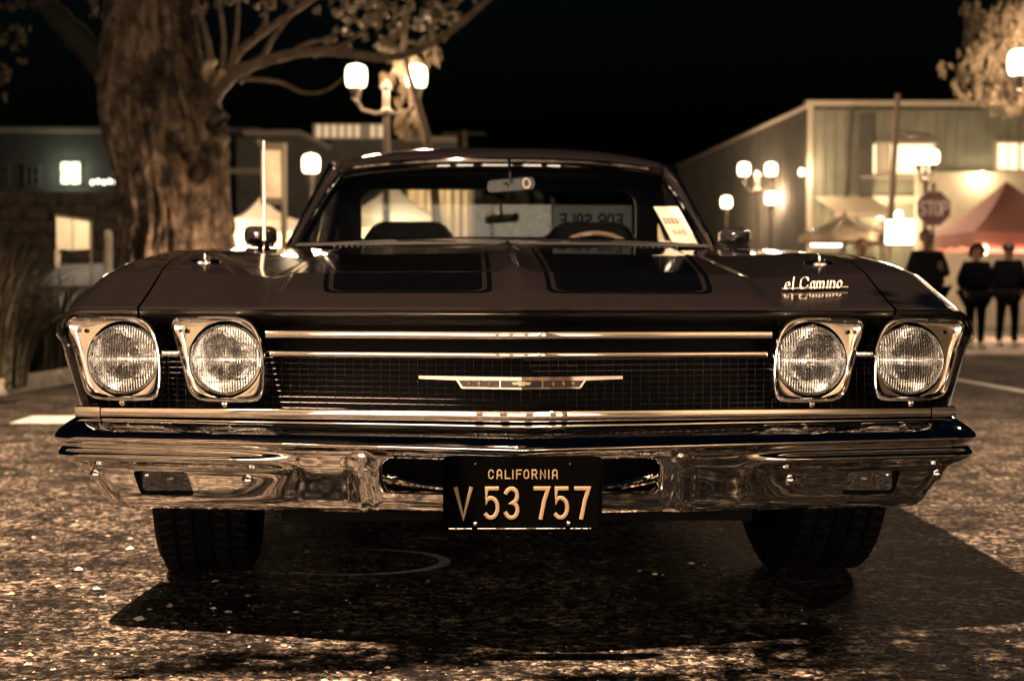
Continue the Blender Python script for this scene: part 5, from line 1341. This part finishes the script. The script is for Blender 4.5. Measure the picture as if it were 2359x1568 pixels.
    # hands: palm with five fingers
    for s in 'LR':
        h = Vector(J['ha'+s])*sc; w_ = Vector(J['wr'+s])*sc; d_ = (h-w_).normalized(); sd = d_.cross(Vector((0,1,0))).normalized(); g = MB()
        for k in range(4): p0 = h+sd*(k-1.5)*.017; g.tube([p0-d_*.02, p0+d_*(.03+.01*(k in (1,2))), p0+d_*(.055+.01*(k in (1,2)))+Vector((0,-.02,0))], [.010,.009,.006], 6)
        g.tube([h-sd*.025-d_*.03, h-sd*.045, h-sd*.045+d_*.03], [.011,.010,.007], 6); g.build('fingers', skin, t)
    return t
dkc = mat('black_jacket', (.003,.0035,.005), .9, spec=.05); grc = mat('grey_sweater', (.022,.023,.028), .9, spec=.05, bump=.3, bscale=60); jeans = mat('dark_trousers', (.003,.0035,.0045), .9, spec=.05); hairm = mat('dark_hair', (.012,.010,.009), .5)
person(1985, 22, 1.68, 'person with short dark hair walking behind the car beside the umbrellas', dkc, jeans, hairm)
person(2134, 18.2, 1.62, 'person in grey sweatshirt and cap standing below the stop sign', grc, jeans, hairm, cap=mat('cap_grey', (.10,.09,.085), .8), arms='phone', bulk=1.5)
person(2248, 22.0, 1.60, 'person in a black hooded jacket standing with hands in pockets', dkc, jeans, hairm, hood=True, arms='pockets', bulk=1.45)
person(2322, 22.8, 1.66, 'person in dark clothes at the right edge under the red tent', dkc, jeans, hairm, arms='pockets', face=2.6, bulk=1.4)

# ------------------------------------------------------------------ unseen street behind the photographer; shops and globe lamps added for the chrome
TREE2 = thing('street_tree', 'leafy street tree behind the viewpoint that dapples the light on the asphalt', 'tree', (2.6, -1.6, 0))
MB().tube([(0,0,0),(-.05,.1,1.6),(-.3,.4,3.0),(-.6,.9,4.6)], [.17,.13,.11,.07], 10).build('trunk', bark, TREE2)
for q in ([(-.2,.2,2.3),(-1.2,2.2,3.1),(-1.9,3.2,3.22)],[(-.2,.2,2.3),(-1.8,2.9,3.0),(-2.9,3.3,3.22)],[(-.3,.4,3.0),(-1.0,2.7,3.15),(-3.3,2.9,3.25)]): MB().tube(q, [.06,.04,.015], 8).build('branch', barkd, TREE2)
rnd = random.Random(31); g = MB(); LZ = 3.2; FR = (8.05-LZ)/8.05
def gap(gx, gy):
    n1 = .06*noise.noise(Vector((gx*9, gy*9, 1))) + .03*noise.noise(Vector((gx*25, gy*25, 4)))
    for cx_, cy_, rx, ry in ((.20,2.69,.22,.085),(.36,2.74,.14,.05),(.47,2.86,.06,.05),(-.1,2.58,.1,.04)):
        if ((gx-cx_)/rx)**2+((gy-cy_)/ry)**2 < 1+n1*6: return True
    if gx < -.02 and gy < 2.86 and noise.noise(Vector((gx*2.6+3, gy*6.5, .7)))+.5*noise.noise(Vector((gx*9, gy*15, .2))) > .22: return False
    return gx < -.02 + .22*noise.noise(Vector((gy*3.1, 2, .2))) + .10*noise.noise(Vector((gy*11, 5, gx*6)))
for i in range(24000):
    gx = rnd.uniform(-1.5, 2.4); gy = rnd.uniform(1.0, 3.35)
    if gy > 2.95 and gx < 1.15 + .15*noise.noise(Vector((gy*9, 1, 1))): continue
    if gap(gx, gy) or noise.noise(Vector((gx*14, gy*14, 7))) > .33: continue
    x = -2.35+(gx+2.35)*FR; y = .48+(gy-.48)*FR
    dz_ = rnd.uniform(-.05,.05); x += dz_*.35; 
    c = Vector((x-2.6, y+1.6, LZ+dz_)); d_ = Vector((rnd.gauss(0,1),rnd.gauss(0,1),rnd.gauss(0,.2))).normalized(); e = d_.cross(Vector((rnd.gauss(0,.25),rnd.gauss(0,.25),1))).normalized(); s = rnd.uniform(.012,.026)
    g.add([c-d_*s, c+e*s*.6, c+d_*s, c-e*s*.6], [(0,1,2,3)])
tag(g.build('crown', leafm, TREE2, smooth=0, fix=False), kind='stuff')
SL = thing('cobra_street_light', 'tall curved street light standing left behind the viewpoint', 'street light', (-4.6, -.6, 0))
MB().tube([(0,0,0),(0,0,6),(.2,.1,7.3),(.9,.5,8.1),(1.9,.9,8.3)], [.11,.08,.06,.05,.045], 10).build('post', ironm, SL)
box('head', (2.25,1.08,8.28), (.75,.28,.12), ironm, SL, bevel=.04)
MB().prism([(2.0,8.2),(2.5,8.2),(2.42,8.14),(2.08,8.14)], .98, 1.18).build('lens', mat('sodium_lens', (1,.7,.4), .3, emit=60, emitc=(1,.62,.32)), SL)
lamp_light('street_light', (-2.35, .48, 8.05), 21000, AMBER, .035, kind='SPOT', target=(-2.0,.5,0), angle=118, blend=.35)
lamp_light('street_light_right', (6.4, 8.6, 7.6), 620, (1,.76,.55), .10, kind='SPOT', target=(4.4,5.4,0), angle=118, blend=.5)
for (x, y, w_) in ((-9,-9,2600),(6,-12,2600),(-2.5,-17,2600)):  # unseen lamps, added for highlights in the chrome
    t = thing('globe_lamp', {-9:'unseen globe lamp added left behind the viewpoint',6:'unseen globe lamp added right behind the viewpoint',-2.5:'unseen globe lamp added far behind the viewpoint'}[x], 'street lamp', (x, y, 0), 0, 'single globe lamps')
    MB().lathe([(.16,0),(.16,.12),(.10,.2),(.06,.5),(.05,3.6),(.07,3.7)], 12).build('post', ironm, t); lantern(t, (0,0,3.9), 1.3, w_*.03)
sf = thing('fill_shop_row', 'unseen row of shopfronts behind the viewpoint, glowing windows added to brighten the chrome', 'building', (0, -15, 0))
for i in range(7): lamp_light('pavement_fill', (-15+i*5, 1.3, 4.3), 600, AMBER, .15, sf, kind='SPOT', target=(0,0,0), angle=110, blend=.3).rotation_euler = (math.radians(-8),0,0)  # added spots without fixtures, brightening the unseen pavement
box('wall', (0,-.3,4.0), (48,.5,8.0), plaster, sf)
box('cornice', (0,.05,8.0), (48.4,.5,.25), trimm, sf)
for i in range(7):
    box('fill_washer', (-15+i*5, .9, 4.45), (.5,.25,.12), ironm, sf)
    lamp_light('wall_fill', (-15+i*5, 1.6, 4.6), 320, AMBER, .15, sf, kind='SPOT', target=(0,0,0), angle=140, blend=.5).rotation_euler = (math.radians(-100),0,0)  # added to brighten the unseen wall that the chrome mirrors
shopl = mat('fill_window_lit', (1,.85,.6), .4, emit=5.5, emitc=(1,.82,.62))  # unseen glowing windows, added as bright reflections for the chrome
for i in range(2,7):
    x = -20+i*5
    wf = MB().box((x,.02,.55),(3.6,.16,.12)).box((x,.02,3.0),(3.6,.16,.12)).box((x-1.8,.02,1.8),(.12,.15,2.4)).box((x+1.8,.02,1.8),(.12,.15,2.4)).build('window', ironm, sf, smooth=0)
    for k in (-1,0,1): box('pane', (x+k*1.15,.0,1.78), (1.08,.04,2.3), shopl, wf)
    box('door', (x+2.5,.0,1.1), (.95,.08,2.2), ironm, sf)
    if i in (2,5): box('fill_sign', (x,.1,3.9), (2.6,.1,.5), mat('white_fill_face', (1,1,1), .4, emit=9, emitc=(1,.93,.86)), sf)  # added white glow for cool highlights on the bumper ridge
